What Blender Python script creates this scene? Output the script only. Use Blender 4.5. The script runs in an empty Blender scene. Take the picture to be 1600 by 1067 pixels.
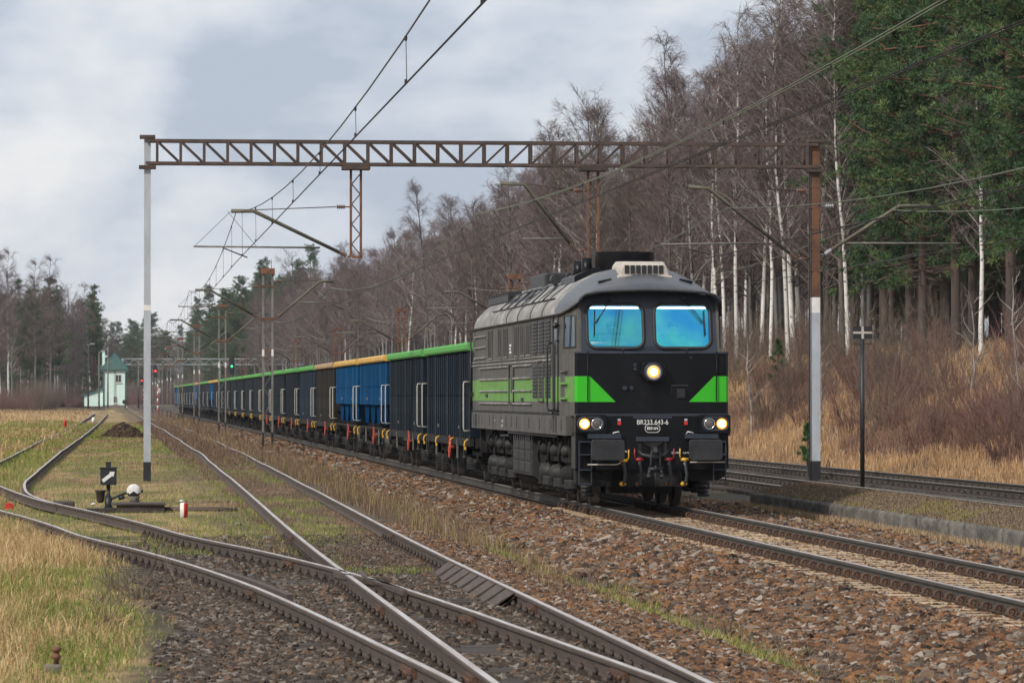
import bpy, bmesh, math, random
import numpy as np
from mathutils import Vector, Matrix, Euler

S = bpy.context.scene
C = S.collection
RNG = np.random.default_rng(7)
random.seed(7)

# ------------------------------------------------------------------ camera, sky, sun, exposure
cam_data = bpy.data.cameras.new('camera')
cam = bpy.data.objects.new('camera', cam_data)
C.objects.link(cam)
cam.location = (0, 0, 2.01)
cam.rotation_euler = (math.radians(90) + math.atan(85.6 / 6391.4), 0, -math.atan(0.0992658))
cam_data.sensor_width = 36
cam_data.lens = 6391.4 / 1600 * 36
cam_data.clip_start = 0.5
cam_data.clip_end = 12000
cam_data.dof.use_dof = True
cam_data.dof.focus_distance = 73
cam_data.dof.aperture_fstop = 9.0
S.camera = cam

SUN_ELEV, SUN_AZ = math.radians(38), math.radians(228)   # azimuth: direction the sun stands in, clockwise from +Y
world = bpy.data.worlds.new('World')
S.world = world
world.use_nodes = True
wt = world.node_tree
wt.nodes.clear()
def wn(t, **k):
    n = wt.nodes.new(t)
    for a, b in k.items(): setattr(n, a, b)
    return n
w_out = wn('ShaderNodeOutputWorld'); w_bg = wn('ShaderNodeBackground')
w_sky = wn('ShaderNodeTexSky', sky_type='NISHITA')
w_sky.sun_disc = False; w_sky.sun_elevation = SUN_ELEV; w_sky.sun_rotation = SUN_AZ
w_sky.air_density = 1.0; w_sky.dust_density = 2.0; w_sky.ozone_density = 1.0
w_tc = wn('ShaderNodeTexCoord')
w_map = wn('ShaderNodeMapping'); w_map.inputs['Scale'].default_value = (1, 1, 2.0); w_map.inputs['Location'].default_value = (1.3, 2.4, .85)
w_n1 = wn('ShaderNodeTexNoise'); w_n1.inputs['Scale'].default_value = 12; w_n1.inputs['Detail'].default_value = 9; w_n1.inputs['Roughness'].default_value = .52; w_n1.inputs['Distortion'].default_value = .15
w_r1 = wn('ShaderNodeValToRGB')
e = w_r1.color_ramp.elements
e[0].position = .38; e[0].color = (5.1, 5.75, 6.9, 1)
e[1].position = .59; e[1].color = (9.2, 9.25, 9.45, 1)
x = e.new(.47); x.color = (7.0, 7.5, 8.4, 1)
w_mix = wn('ShaderNodeMixRGB'); w_mix.inputs['Fac'].default_value = .88
wt.links.new(w_tc.outputs['Generated'], w_map.inputs['Vector'])
wt.links.new(w_map.outputs['Vector'], w_n1.inputs['Vector'])
wt.links.new(w_n1.outputs['Fac'], w_r1.inputs['Fac'])
wt.links.new(w_sky.outputs['Color'], w_mix.inputs['Color1'])
wt.links.new(w_r1.outputs['Color'], w_mix.inputs['Color2'])
wt.links.new(w_mix.outputs['Color'], w_bg.inputs['Color'])
w_bg.inputs['Strength'].default_value = .1
wt.links.new(w_bg.outputs['Background'], w_out.inputs['Surface'])

sun_data = bpy.data.lights.new('sun', 'SUN')
sun_data.energy = 3.4; sun_data.angle = math.radians(5); sun_data.color = (1, .94, .85)
sun = bpy.data.objects.new('sun', sun_data); C.objects.link(sun)
sd = Vector((math.sin(SUN_AZ) * math.cos(SUN_ELEV), math.cos(SUN_AZ) * math.cos(SUN_ELEV), math.sin(SUN_ELEV)))
sun.rotation_euler = sd.to_track_quat('Z', 'Y').to_euler()
sun.location = (-30, -30, 60)
S.view_settings.view_transform = 'Standard'
S.view_settings.look = 'None'
S.view_settings.gamma = 1
S.view_settings.exposure = 0.0
S.view_settings.use_curve_mapping = False
S.render.resolution_x, S.render.resolution_y = 1024, 682
S.render.film_transparent = False
S.render.engine = 'CYCLES'
S.cycles.max_bounces = 5; S.cycles.diffuse_bounces = 2; S.cycles.glossy_bounces = 2; S.cycles.transmission_bounces = 3; S.cycles.volume_bounces = 0; S.cycles.transparent_max_bounces = 8

# ------------------------------------------------------------------ helpers
class MB:
    """collects shapes; build() links them as one mesh object"""
    def __init__(s): s.v = []; s.f = []; s.m = []; s.sm = []
    def add(s, vs, fs, mi=0, sm=False):
        o = len(s.v); s.v.extend(tuple(map(float, v)) for v in vs)
        for f in fs: s.f.append(tuple(i + o for i in f)); s.m.append(mi); s.sm.append(sm)
        return s
    def box(s, x0, x1, y0, y1, z0, z1, mi=0):
        return s.add([(x0,y0,z0),(x1,y0,z0),(x1,y1,z0),(x0,y1,z0),(x0,y0,z1),(x1,y0,z1),(x1,y1,z1),(x0,y1,z1)],
                     [(0,3,2,1),(4,5,6,7),(0,1,5,4),(1,2,6,5),(2,3,7,6),(3,0,4,7)], mi)
    def bar(s, p, q, w, h=None, up=(0,0,1), mi=0):
        p, q = Vector(p), Vector(q); h = h or w
        d = (q - p).normalized(); u = Vector(up)
        if abs(d.dot(u)) > .98: u = Vector((0,1,0)) if abs(d.y) < .9 else Vector((1,0,0))
        r = d.cross(u).normalized(); u = r.cross(d)
        vs = [c + r*a*w/2 + u*b*h/2 for c in (p, q) for a, b in ((-1,-1),(1,-1),(1,1),(-1,1))]
        return s.add(vs, [(0,3,2,1),(4,5,6,7),(0,1,5,4),(1,2,6,5),(2,3,7,6),(3,0,4,7)], mi)
    def tube(s, pts, r, n=8, mi=0, caps=True, sm=True):
        pts = [Vector(p) for p in pts]; k = len(pts)
        rs = r if hasattr(r, '__len__') else [r]*k
        o = len(s.v); ref = None
        for i, p in enumerate(pts):
            d = (pts[min(i+1,k-1)] - pts[max(i-1,0)]).normalized()
            if ref is None: ref = Vector((0,0,1)) if abs(d.z) < .9 else Vector((1,0,0))
            a = d.cross(ref).normalized(); b = a.cross(d).normalized(); ref = b
            for j in range(n):
                t = 2*math.pi*j/n
                s.v.append(tuple(p + (a*math.cos(t) + b*math.sin(t))*rs[i]))
        for i in range(k-1):
            for j in range(n):
                s.f.append((o+i*n+j, o+i*n+(j+1)%n, o+(i+1)*n+(j+1)%n, o+(i+1)*n+j)); s.m.append(mi); s.sm.append(sm)
        if caps:
            s.f.append(tuple(o+j for j in range(n))[::-1]); s.m.append(mi); s.sm.append(False)
            s.f.append(tuple(o+(k-1)*n+j for j in range(n))); s.m.append(mi); s.sm.append(False)
        return s
    def cyl(s, p, q, r, n=16, mi=0, r2=None): return s.tube([p, q], [r, r if r2 is None else r2], n, mi)
    def prism(s, poly, axis, a, b, mi=0, mside=None):
        """poly: 2-D points; axis 0/1/2 = extrusion axis between a and b"""
        n = len(poly)
        def P(u, v, w): return {0: (w,u,v), 1: (u,w,v), 2: (u,v,w)}[axis]
        vs = [P(u,v,a) for u,v in poly] + [P(u,v,b) for u,v in poly]
        s.add(vs, [tuple(range(n))[::-1], tuple(range(n,2*n))], mi)
        o = len(s.v) - 2*n
        for i in range(n):
            s.f.append((o+i, o+(i+1)%n, o+n+(i+1)%n, o+n+i)); s.m.append(mi if mside is None else mside); s.sm.append(False)
        return s
    def lathe(s, prof, c, axis=(0,0,1), n=16, mi=0):
        """prof: (radius, along) pairs"""
        d = Vector(axis).normalized(); c = Vector(c)
        return s.tube([c + d*(t + i*1e-5) for i, (r,t) in enumerate(prof)], [max(r,.0005) for r,t in prof], n, mi)
    def loft(s, secs, mi=0, closed=False, sm=False, cap=False):
        k = len(secs[0]); o = len(s.v)
        for sec in secs: s.v.extend(tuple(map(float, p)) for p in sec)
        for i in range(len(secs)-1):
            for j in range(k if closed else k-1):
                s.f.append((o+i*k+j, o+i*k+(j+1)%k, o+(i+1)*k+(j+1)%k, o+(i+1)*k+j)); s.m.append(mi); s.sm.append(sm)
        if cap:
            s.f.append(tuple(o+j for j in range(k))[::-1]); s.m.append(mi); s.sm.append(False)
            s.f.append(tuple(o+(len(secs)-1)*k+j for j in range(k))); s.m.append(mi); s.sm.append(False)
        return s
    def mesh(s, name, mats):
        me = bpy.data.meshes.new(name)
        me.from_pydata(s.v, [], s.f)
        bm = bmesh.new(); bm.from_mesh(me)
        bmesh.ops.recalc_face_normals(bm, faces=bm.faces)
        bm.to_mesh(me); bm.free()
        if not isinstance(mats, (list, tuple)): mats = [mats]
        for m in mats: me.materials.append(m)
        me.polygons.foreach_set('material_index', s.m)
        me.polygons.foreach_set('use_smooth', s.sm)
        me.update()
        return me
    def build(s, name, mats, parent=None, loc=None, rot=None, bevel=0):
        return link(name, s.mesh(name, mats), parent, loc, rot, bevel)

def link(name, me, parent=None, loc=None, rot=None, bevel=0):
    o = bpy.data.objects.new(name, me); C.objects.link(o)
    if parent is not None: o.parent = parent
    if loc is not None: o.location = loc
    if rot is not None: o.rotation_euler = rot
    if bevel:
        b = o.modifiers.new('bevel', 'BEVEL'); b.width = bevel; b.segments = 2; b.limit_method = 'ANGLE'; b.angle_limit = math.radians(40)
    return o
def thing(name, label, cat, loc=(0,0,0), rz=0, group=None):
    o = bpy.data.objects.new(name, None); C.objects.link(o)
    o.location = loc; o.rotation_euler = (0,0,rz); o.empty_display_size = .2
    return tag(o, label, cat, group)
def tag(o, label=None, cat=None, group=None, kind=None):
    if label: o['label'] = label
    if cat: o['category'] = cat
    if group: o['group'] = group
    if kind: o['kind'] = kind
    return o
KIDS = {}
def copy_tree(root, loc=None, rz=None, parent=None):
    c = root.copy(); C.objects.link(c); c.parent = parent
    if loc is not None: c.location = loc
    if rz is not None: c.rotation_euler = (0,0,rz)
    for ch in list(root.children): copy_tree(ch, parent=c)
    return c

def np_mesh(name, V, F, mats, mi=None, col=None, smooth=False):
    """V (n,3), F (m,3) or (m,4) numpy"""
    me = bpy.data.meshes.new(name)
    V = np.asarray(V, np.float32); F = np.asarray(F, np.int32); k = F.shape[1]
    me.vertices.add(len(V)); me.vertices.foreach_set('co', V.ravel())
    me.loops.add(F.size); me.loops.foreach_set('vertex_index', F.ravel())
    me.polygons.add(len(F)); me.polygons.foreach_set('loop_start', np.arange(0, F.size, k, dtype=np.int32))
    if mi is not None: me.polygons.foreach_set('material_index', np.asarray(mi, np.int32))
    me.polygons.foreach_set('use_smooth', np.full(len(F), smooth))
    me.update(calc_edges=True)
    if not isinstance(mats, (list, tuple)): mats = [mats]
    for m in mats: me.materials.append(m)
    if col is not None:
        a = me.color_attributes.new('col', 'FLOAT_COLOR', 'POINT')
        cc = np.ones((len(V),4), np.float32); cc[:,:3] = col
        a.data.foreach_set('color', cc.ravel())
    return me

_P = RNG.permutation(4096)
def vnoise(x, y, seed=0):
    x = np.asarray(x, float) + seed*17.3; y = np.asarray(y, float) + seed*5.7
    xi = np.floor(x).astype(int); yi = np.floor(y).astype(int); fx = x-xi; fy = y-yi
    fx = fx*fx*(3-2*fx); fy = fy*fy*(3-2*fy)
    h = lambda a, b: _P[(_P[a & 4095] + b) & 4095] / 4095.
    return (h(xi,yi)*(1-fx)+h(xi+1,yi)*fx)*(1-fy) + (h(xi,yi+1)*(1-fx)+h(xi+1,yi+1)*fx)*fy
def fbm(x, y, seed=0, o=4):
    r = 0; a = .5; t = 0
    for i in range(o): r = r + a*vnoise(x*2**i, y*2**i, seed+i); t += a; a *= .5
    return r/t

# ------------------------------------------------------------------ materials
def nt(name):
    m = bpy.data.materials.new(name); m.use_nodes = True
    t = m.node_tree; t.nodes.clear()
    o = t.nodes.new('ShaderNodeOutputMaterial'); b = t.nodes.new('ShaderNodeBsdfPrincipled')
    t.links.new(b.outputs[0], o.inputs[0])
    return m, t, b
def mat(name, c1, c2=None, rough=.6, metal=0, scale=6, bump=0, bscale=None, stretch=(1,1,1), coord='Object', c3=None, thr=(.38,.62), rnd=0, spec=.5, t3=(.60,.66), s3=None):
    """two pigments mixed by noise, optional third (rust, dirt spots) with a harder edge, optional bump and per-object variation"""
    m, t, b = nt(name); L = t.links.new; N = t.nodes.new
    b.inputs['Roughness'].default_value = rough; b.inputs['Metallic'].default_value = metal
    b.inputs['Specular IOR Level'].default_value = spec
    c2 = c2 or tuple(x*.75 for x in c1)
    if coord == 'World':
        g = N('ShaderNodeNewGeometry'); src = g.outputs['Position']
    else:
        g = N('ShaderNodeTexCoord'); src = g.outputs[coord]
    mp = N('ShaderNodeMapping'); mp.inputs['Scale'].default_value = stretch; L(src, mp.inputs['Vector'])
    n = N('ShaderNodeTexNoise'); n.inputs['Scale'].default_value = scale; n.inputs['Detail'].default_value = 6; n.inputs['Roughness'].default_value = .6
    L(mp.outputs[0], n.inputs['Vector'])
    r = N('ShaderNodeValToRGB'); r.color_ramp.elements[0].position = thr[0]; r.color_ramp.elements[1].position = thr[1]
    r.color_ramp.elements[0].color = (*c1,1); r.color_ramp.elements[1].color = (*c2,1)
    L(n.outputs['Fac'], r.inputs['Fac']); out = r.outputs['Color']
    if c3:
        n3 = N('ShaderNodeTexNoise'); n3.inputs['Scale'].default_value = s3 or scale*2.7; n3.inputs['Detail'].default_value = 8; n3.inputs['Roughness'].default_value = .65
        L(mp.outputs[0], n3.inputs['Vector'])
        r3 = N('ShaderNodeValToRGB'); r3.color_ramp.elements[0].position = t3[0]; r3.color_ramp.elements[1].position = t3[1]
        L(n3.outputs['Fac'], r3.inputs['Fac'])
        mx = N('ShaderNodeMixRGB'); mx.inputs['Color2'].default_value = (*c3,1)
        L(r3.outputs['Color'], mx.inputs['Fac']); L(out, mx.inputs['Color1']); out = mx.outputs['Color']
    if rnd:
        oi = N('ShaderNodeObjectInfo'); h = N('ShaderNodeHueSaturation')
        mr = N('ShaderNodeMapRange'); mr.inputs['To Min'].default_value = 1-rnd; mr.inputs['To Max'].default_value = 1+rnd
        L(oi.outputs['Random'], mr.inputs['Value']); L(mr.outputs[0], h.inputs['Value']); L(out, h.inputs['Color']); out = h.outputs['Color']
    L(out, b.inputs['Base Color'])
    mr = N('ShaderNodeMapRange'); mr.inputs['To Min'].default_value = max(.05, rough-.12); mr.inputs['To Max'].default_value = min(1, rough+.12)
    L(n.outputs['Fac'], mr.inputs['Value']); L(mr.outputs[0], b.inputs['Roughness'])
    if bump:
        n2 = N('ShaderNodeTexNoise'); n2.inputs['Scale'].default_value = bscale or scale*4; n2.inputs['Detail'].default_value = 4
        L(mp.outputs[0], n2.inputs['Vector'])
        bp = N('ShaderNodeBump'); bp.inputs['Strength'].default_value = bump; bp.inputs['Distance'].default_value = .02
        L(n2.outputs['Fac'], bp.inputs['Height']); L(bp.outputs[0], b.inputs['Normal'])
    return m
def emit(name, c, s):
    m, t, b = nt(name)
    b.inputs['Base Color'].default_value = (*c,1); b.inputs['Emission Color'].default_value = (*c,1); b.inputs['Emission Strength'].default_value = s
    return m
def attr_mat(name, rough=.8, noise=0, nscale=8, bump=0, trans=0, spec=.3, fine=None):
    """base colour from the pigment attribute 'col', broken up by noise"""
    m, t, b = nt(name); L = t.links.new; N = t.nodes.new
    b.inputs['Roughness'].default_value = rough; b.inputs['Specular IOR Level'].default_value = spec
    a = N('ShaderNodeAttribute'); a.attribute_name = 'col'; out = a.outputs['Color']
    if noise:
        g = N('ShaderNodeNewGeometry')
        for sc, am in ((nscale, noise), (nscale*6, noise)):
            n = N('ShaderNodeTexNoise'); n.inputs['Scale'].default_value = sc; n.inputs['Detail'].default_value = 6; n.inputs['Roughness'].default_value = .65
            L(g.outputs['Position'], n.inputs['Vector'])
            mr = N('ShaderNodeMapRange'); mr.inputs['From Min'].default_value = .3; mr.inputs['From Max'].default_value = .7
            mr.inputs['To Min'].default_value = 1-am; mr.inputs['To Max'].default_value = 1+am
            L(n.outputs['Fac'], mr.inputs['Value'])
            h = N('ShaderNodeHueSaturation'); L(mr.outputs[0], h.inputs['Value']); L(out, h.inputs['Color']); out = h.outputs['Color']
        if bump:
            bp = N('ShaderNodeBump'); bp.inputs['Strength'].default_value = bump; bp.inputs['Distance'].default_value = .05
            L(n.outputs['Fac'], bp.inputs['Height']); L(bp.outputs[0], b.inputs['Normal'])
    L(out, b.inputs['Base Color'])
    return m

M = {}
M['ground'] = attr_mat('ground_soil', .95, .35, 3, .8)
M['blade'] = attr_mat('grass_blade', .8, 0)
M['rail_side'] = mat('rail_rust', (.085,.058,.042), (.055,.040,.032), .75, 0, 5, .3, 40, (3,.6,3), c3=(.12,.06,.03))
M['rail_main'] = mat('rail_main_side', (.062,.054,.043), (.045,.036,.028), .7, 0, 5, .3, 40, (3,.6,3), c3=(.09,.055,.03))
M['rail_top'] = mat('rail_top_steel', (.60,.56,.53), (.42,.35,.31), .42, .45, 4, 0, None, (4,.15,1))
M['sleeper_con'] = mat('sleeper_pale', (.44,.33,.21), (.30,.21,.13), .85, 0, 4, .4, 30, rnd=.2)
M['sleeper_wood'] = mat('sleeper_tarred_wood', (.055,.044,.036), (.030,.024,.02), .85, 0, 5, .6, 20, (.3,4,1), rnd=.3)
M['fast_rust'] = mat('fastener_rust', (.12,.058,.032), (.060,.034,.022), .75, 0, 20, rnd=.25)
M['fast_dark'] = mat('fastener_dark', (.06,.04,.03), (.03,.022,.018), .7, 0, 20, rnd=.3)
M['gal'] = mat('painted_pale_steel', (.40,.43,.47), (.33,.35,.38), .55, 0, 3, .1, 30, (1,1,.4), c3=(.16,.09,.05), t3=(.66,.70))
M['rust'] = mat('rusty_steel', (.17,.075,.035), (.09,.045,.028), .8, 0, 4, .3, 40, c3=(.06,.035,.025), rnd=.15)
M['mast'] = mat('mast_dull_grey', (.19,.185,.17), (.13,.125,.11), .65, 0, 3, .1, 30, (1,1,.4), c3=(.14,.08,.045))
M['arm'] = mat('arm_grey', (.16,.155,.135), (.10,.095,.08), .6, 0, 4, c3=(.12,.07,.04))
M['truss'] = mat('truss_weathered', (.068,.042,.033), (.038,.029,.025), .75, 0, 3, .2, 30, c3=(.11,.052,.026), rnd=.2)
M['oldgreen'] = mat('old_greenish_steel', (.12,.115,.08), (.075,.068,.052), .7, 0, 4, .2, 30, c3=(.12,.06,.03))
M['black'] = mat('black_paint', (.012,.013,.015), (.02,.02,.022), .5, 0, 5)
M['white'] = mat('white_paint', (.74,.73,.70), (.6,.59,.56), .5, 0, 6)
M['insul'] = mat('insulator_brown', (.17,.08,.045), (.10,.05,.03), .25, 0, 8)
M['insul_grey'] = mat('insulator_grey', (.4,.4,.42), (.3,.3,.32), .3, 0, 8)
M['wire'] = mat('copper_wire_dark', (.035,.035,.04), (.05,.045,.04), .5, .5, 8)
M['wire_green'] = mat('wire_patina', (.20,.23,.16), (.13,.15,.11), .6, .2, 8)
M['red'] = mat('red_paint', (.55,.025,.02), (.42,.02,.015), .45, 0, 6)
M['yellow'] = mat('yellow_paint', (.72,.42,.03), (.6,.33,.02), .5, 0, 6)
M['concrete'] = mat('concrete_old', (.20,.185,.16), (.12,.11,.095), .9, 0, 4, .5, 20, c3=(.06,.055,.045))
M['glass_dark'] = mat('dark_glass', (.02,.025,.03), (.03,.035,.04), .08, 0, 2, spec=.8)
# ------------------------------------------------------------------ terrain
MAIN = 9.72
def curve(pts):
    ys = np.array([p[0] for p in pts], float); xs = np.array([p[1] for p in pts], float)
    m = np.gradient(xs, ys)
    def f(Y):
        Y = np.asarray(Y, float); i = np.clip(np.searchsorted(ys, Y)-1, 0, len(ys)-2)
        h = ys[i+1]-ys[i]; t = np.clip((Y-ys[i])/h, 0, 1)
        return (2*t**3-3*t**2+1)*xs[i] + (t**3-2*t**2+t)*h*m[i] + (-2*t**3+3*t**2)*xs[i+1] + (t**3-t**2)*h*m[i+1]
    return f
c2 = curve([(-20,3.48),(30,3.48),(55,3.49),(80,3.66),(107,3.87),(128,3.97),(187,4.14),(300,4.13),(420,4.1),(900,4.6)])
c1 = curve([(5,3.48),(15,3.47),(22,3.38),(28.5,3.22),(33.7,2.93),(39.3,2.6),(43.9,2.27),(49.7,1.70),(52.7,1.34),(60,.34),(64,-.05),(68.3,-.53),(73.9,-1.25),(78.4,-1.80),(84,-2.27),(94.5,-2.58),(112,-2.59),(145,-2.4),(227,-1.78),(447,-.7),(500,-.5)])
c0 = curve([(66,-.28),(74,-1.25),(79,-1.92),(85,-2.5),(92.5,-3.12),(110,-4.6),(140,-7.6),(200,-14)])
c4 = curve([(20,21.0),(60,20.5),(85,20.12),(125,19.55),(200,19.4),(900,19.4)])
cM = lambda Y: np.asarray(Y, float)*0 + MAIN
c3 = lambda Y: np.asarray(Y, float)*0 + 15.9
PX = [-3000,-400,-60,-25,-6,-4,-1,.3,4.8,5.4,6.1,7.9,8.2,11.3,11.9,13.3,14.7,15,17.6,18.3,18.8,21.4,22.2,24,28,31,36,60,110,200,400,3000]
PZ = [2,1.5,.3,-.05,-.12,-.18,-.2,-.178,-.178,-.2,-.45,-.21,-.2,-.2,-.23,-.33,-.25,-.2,-.2,-.24,-.2,-.2,-.1,.55,2.6,3.6,4.3,5.6,7.5,11,16,30]
def gz(X, Y):
    X = np.asarray(X, float); Y = np.asarray(Y, float)
    z = np.interp(X, PX, PZ)
    rough = np.interp(X, [-30,-4,-1,4.5,5.2,6.3,7.8,11.4,12,14,17.8,21.5,23,30], [.3,.10,.05,.02,.06,.07,.02,.02,.07,.02,.02,.03,.35,.6])
    return z + rough*(fbm(X*.9+3, Y*.35, 3)-.5) + .04*(fbm(X*3, Y*3, 9, 2)-.5)*np.clip(rough*6,0,1)
gx = np.unique(np.concatenate([np.arange(-7,24,.22), np.arange(24,40,.8), np.arange(40,120,5), np.arange(-40,-7,1.2), np.array([-3000,-1500,-700,-350,-200,-120,-80,-60,-50,150,200,300,400,700,1500,3000.])]))
gy = np.unique(np.concatenate([np.array([-200,-100,-40,0,10,18.]), np.arange(22,90,.4), np.arange(90,200,1.2), np.arange(200,500,5), np.arange(500,1600,40), np.array([1800,2200,3000,4500,8000.])]))
GX, GY = np.meshgrid(gx, gy)
GZ = gz(GX, GY)
nx, ny = len(gx), len(gy)
idx = np.arange(nx*ny).reshape(ny, nx)
F = np.stack([idx[:-1,:-1], idx[:-1,1:], idx[1:,1:], idx[1:,:-1]], -1).reshape(-1,4)
STRAW = np.array([.36,.25,.125]); OLIVE = np.array([.19,.15,.065]); GREEN = np.array([.12,.14,.035]); DIRT = np.array([.060,.048,.039])
SOIL = np.array([.115,.082,.055]); BAL = np.array([.10,.062,.04]); TAN = np.array([.27,.175,.095]); FLOOR = np.array([.085,.058,.038])
def lerp(a, b, t): return a*(1-t[...,None]) + b*t[...,None]
def sm(x, a, b): t = np.clip((x-a)/(b-a), 0, 1); return t*t*(3-2*t)
def gcol(X, Y):
    n = fbm(X*.7, Y*.25, 21); n2 = fbm(X*2.1, Y*.8, 31)
    c = np.broadcast_to(STRAW, X.shape+(3,)).copy()
    c = lerp(c, OLIVE, sm(n, .45, .6)*sm(X, -3.2, -.8))
    c = lerp(c, GREEN*.9, sm(n2, .60, .75)*sm(X,-3,-1)*.7)
    c = lerp(c, SOIL, sm(X, 1.4, 2.4)*.6 + .3*sm(n2,.5,.6)*(X>-1))
    near = 1-sm(Y + 3*(n2-.5), 57, 66)
    c = lerp(c, DIRT, near*sm(X+.8*(n2-.5), .1, .6)*(X<6.6))
    c = lerp(c, np.array([.10,.078,.06]), sm(X,4.6,5.0)*(1-sm(X,7,7.5))*sm(Y,45,75))
    c = lerp(c, BAL, sm(X + .8*(n2-.5), 6.0, 6.5)*(X<14))
    c = lerp(c, np.array([.09,.075,.05]), sm(X, 11.9, 12.6))
    c = lerp(c, np.array([.085,.07,.055]), sm(X, 14.4, 15.))
    c = lerp(c, lerp(np.broadcast_to(TAN, c.shape), np.array([.13,.085,.06]), sm(n,.45,.6)), sm(X,21.4,22.2))
    c = lerp(c, FLOOR, sm(X, 29, 34))
    c = lerp(c, FLOOR, sm(Y, 600, 680)*(X<0))
    return c
ground = link('ground', np_mesh('ground', np.stack([GX,GY,GZ],-1).reshape(-1,3), F, M['ground'], col=gcol(GX,GY).reshape(-1,3), smooth=True))
tag(ground, 'flat railway yard ground of soil, dry grass and ballast rising to a bank on the right', 'ground', kind='structure')

# ------------------------------------------------------------------ tracks
RAILP = [(-.07,-.16),(.07,-.16),(.07,-.145),(.012,-.125),(.012,-.045),(.036,-.036),(.037,-.010),(.028,0),(-.028,0),(-.037,-.010),(-.036,-.036),(-.012,-.045),(-.012,-.125),(-.07,-.145)]
def rail_mesh(name, xf, off, ys, mats, wig=0, rise=0):
    ys = np.asarray(ys, float); xs = xf(ys) + 0.
    dx = np.gradient(xs, ys); nrm = np.stack([np.ones_like(dx), -dx], -1); nrm /= np.linalg.norm(nrm, axis=1)[:,None]
    cx = xs + nrm[:,0]*off; cy = ys + nrm[:,1]*off
    if wig: cx = cx + wig*(fbm(ys*.06, ys*0+off, 41, 2)-.5)*2*sm(ys, 60, 110); 
    zz = rise + (.05*(fbm(ys*.05, ys*0, 43, 2)-.5)*sm(ys,60,110) if wig else 0)*np.ones_like(ys)
    secs = [[(cx[i]+nrm[i,0]*u, cy[i]+nrm[i,1]*u, w+zz[i]) for u, w in RAILP] for i in range(len(ys))]
    b = MB(); b.loft(secs, 0, closed=True, cap=True)
    k = len(RAILP)
    for fi in range(len(b.f)):
        if fi < (len(ys)-1)*k and fi % k == 7: b.m[fi] = 1
    return b
def steps(a, b): 
    out = [a]; y = a
    while y < b: y += .6 if y < 70 else (1.5 if y < 130 else (4 if y < 300 else 15)); out.append(min(y,b))
    return np.array(sorted(set(out)))
def sleeper_mesh(L, w, h, mt, bev=.02, camber=0):
    b = MB(); b.prism([(-w/2,-h),(w/2,-h),(w/2,-bev),(w/2-bev,0),(-w/2+bev,0),(-w/2,-bev)], 0, -L/2, L/2)
    return b.mesh('sleeper', mt)
def coil_fastener():
    b = MB()
    b.box(-.13,.13,-.08,.08,-.175,-.158)
    for s in (-1,1):
        for dy in (-.022,.022):
            b.tube([(s*.092+.044*math.cos(t), dy, -.112+.044*math.sin(t)) for t in np.linspace(0,2*math.pi,9)], .0135, 4, caps=False)
        b.cyl((s*.092,-.035,-.112),(s*.092,.035,-.112),.018,6)
    return b.mesh('fastener', M['fast_rust'])
def bolt_fastener(mt):
    b = MB(); b.box(-.17,.17,-.075,.075,-.17,-.153)
    for s in (-1,1):
        b.box(s*.105-.035,s*.105+.035,-.05,.05,-.153,-.12)
        b.cyl((s*.105,0,-.12),(s*.105,0,-.075),.024,6); b.cyl((s*.105,0,-.075),(s*.105,0,-.06),.012,6)
    return b.mesh('fastener', mt)
def track(label, xf, y0, y1, side, sl=None, fast=None, wig=0, halves=(-.7525,.7525)):
    t = thing('railway_track', label, None); tag(t, kind='structure')
    for off in halves:
        rail_mesh('rail', xf, off, steps(y0,y1), None, wig).build('rail', [side, M['rail_top']], t)
    if sl:
        me, a, b, st, jit = sl
        k = 0
        for y in np.arange(a, b, st):
            r = random.Random(k); k += 1
            slope = float(xf(y+.5)-xf(y-.5))
            o = link('sleeper', me, t, (float(xf(y))+r.uniform(-jit,jit), y+r.uniform(-jit,jit)*.5, -.165+r.uniform(-.006,.004)), (0,0,-slope+r.uniform(-1,1)*.012))
            if fast:
                for off in halves:
                    link('fastener', fast, t, (float(xf(y))+off, y, 0), (0,0,-slope))
    return t
sl_con = sleeper_mesh(2.5, .24, .16, M['sleeper_con'], .04)
sl_wood = sleeper_mesh(2.6, .25, .14, M['sleeper_wood'])
sl_long = sleeper_mesh(2.7, .25, .14, M['sleeper_wood'])
fc = coil_fastener(); fb = bolt_fastener(M['fast_dark'])
track('main line track under the train with pale sleepers and coil spring fasteners', cM, 5, 900, M['rail_main'], (sl_con, 36, 80, .6, .01), fc)
track('siding track left of the ballast ditch, running from the crossing to the signal', c2, 14, 760, M['rail_side'], (sl_long, 26.5, 62, .62, .05), fb, .05)
track('diverging siding track curving left past the switch stand', c1, 20, 490, M['rail_side'], (sl_wood, 26.8, 64, .62, .05), fb, .06)
track('side track behind the platform edge with polished rail tops', c3, 25, 700, M['rail_main'], (sl_wood, 66, 125, .65, .03), fb)
track('outermost track at the foot of the grassy bank', c4, 40, 700, M['rail_main'], (sl_wood, 80, 140, .65, .03), fb)
t0 = thing('railway_track', 'short switch rails leading off the left edge of the picture', None); tag(t0, kind='structure')
rail_mesh('rail', c0, .7525, steps(77,150), None).build('rail', [M['rail_side'], M['rail_top']], t0)
rail_mesh('rail', c0, -.7525, steps(77,150), None).build('rail', [M['rail_side'], M['rail_top']], t0)
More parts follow.
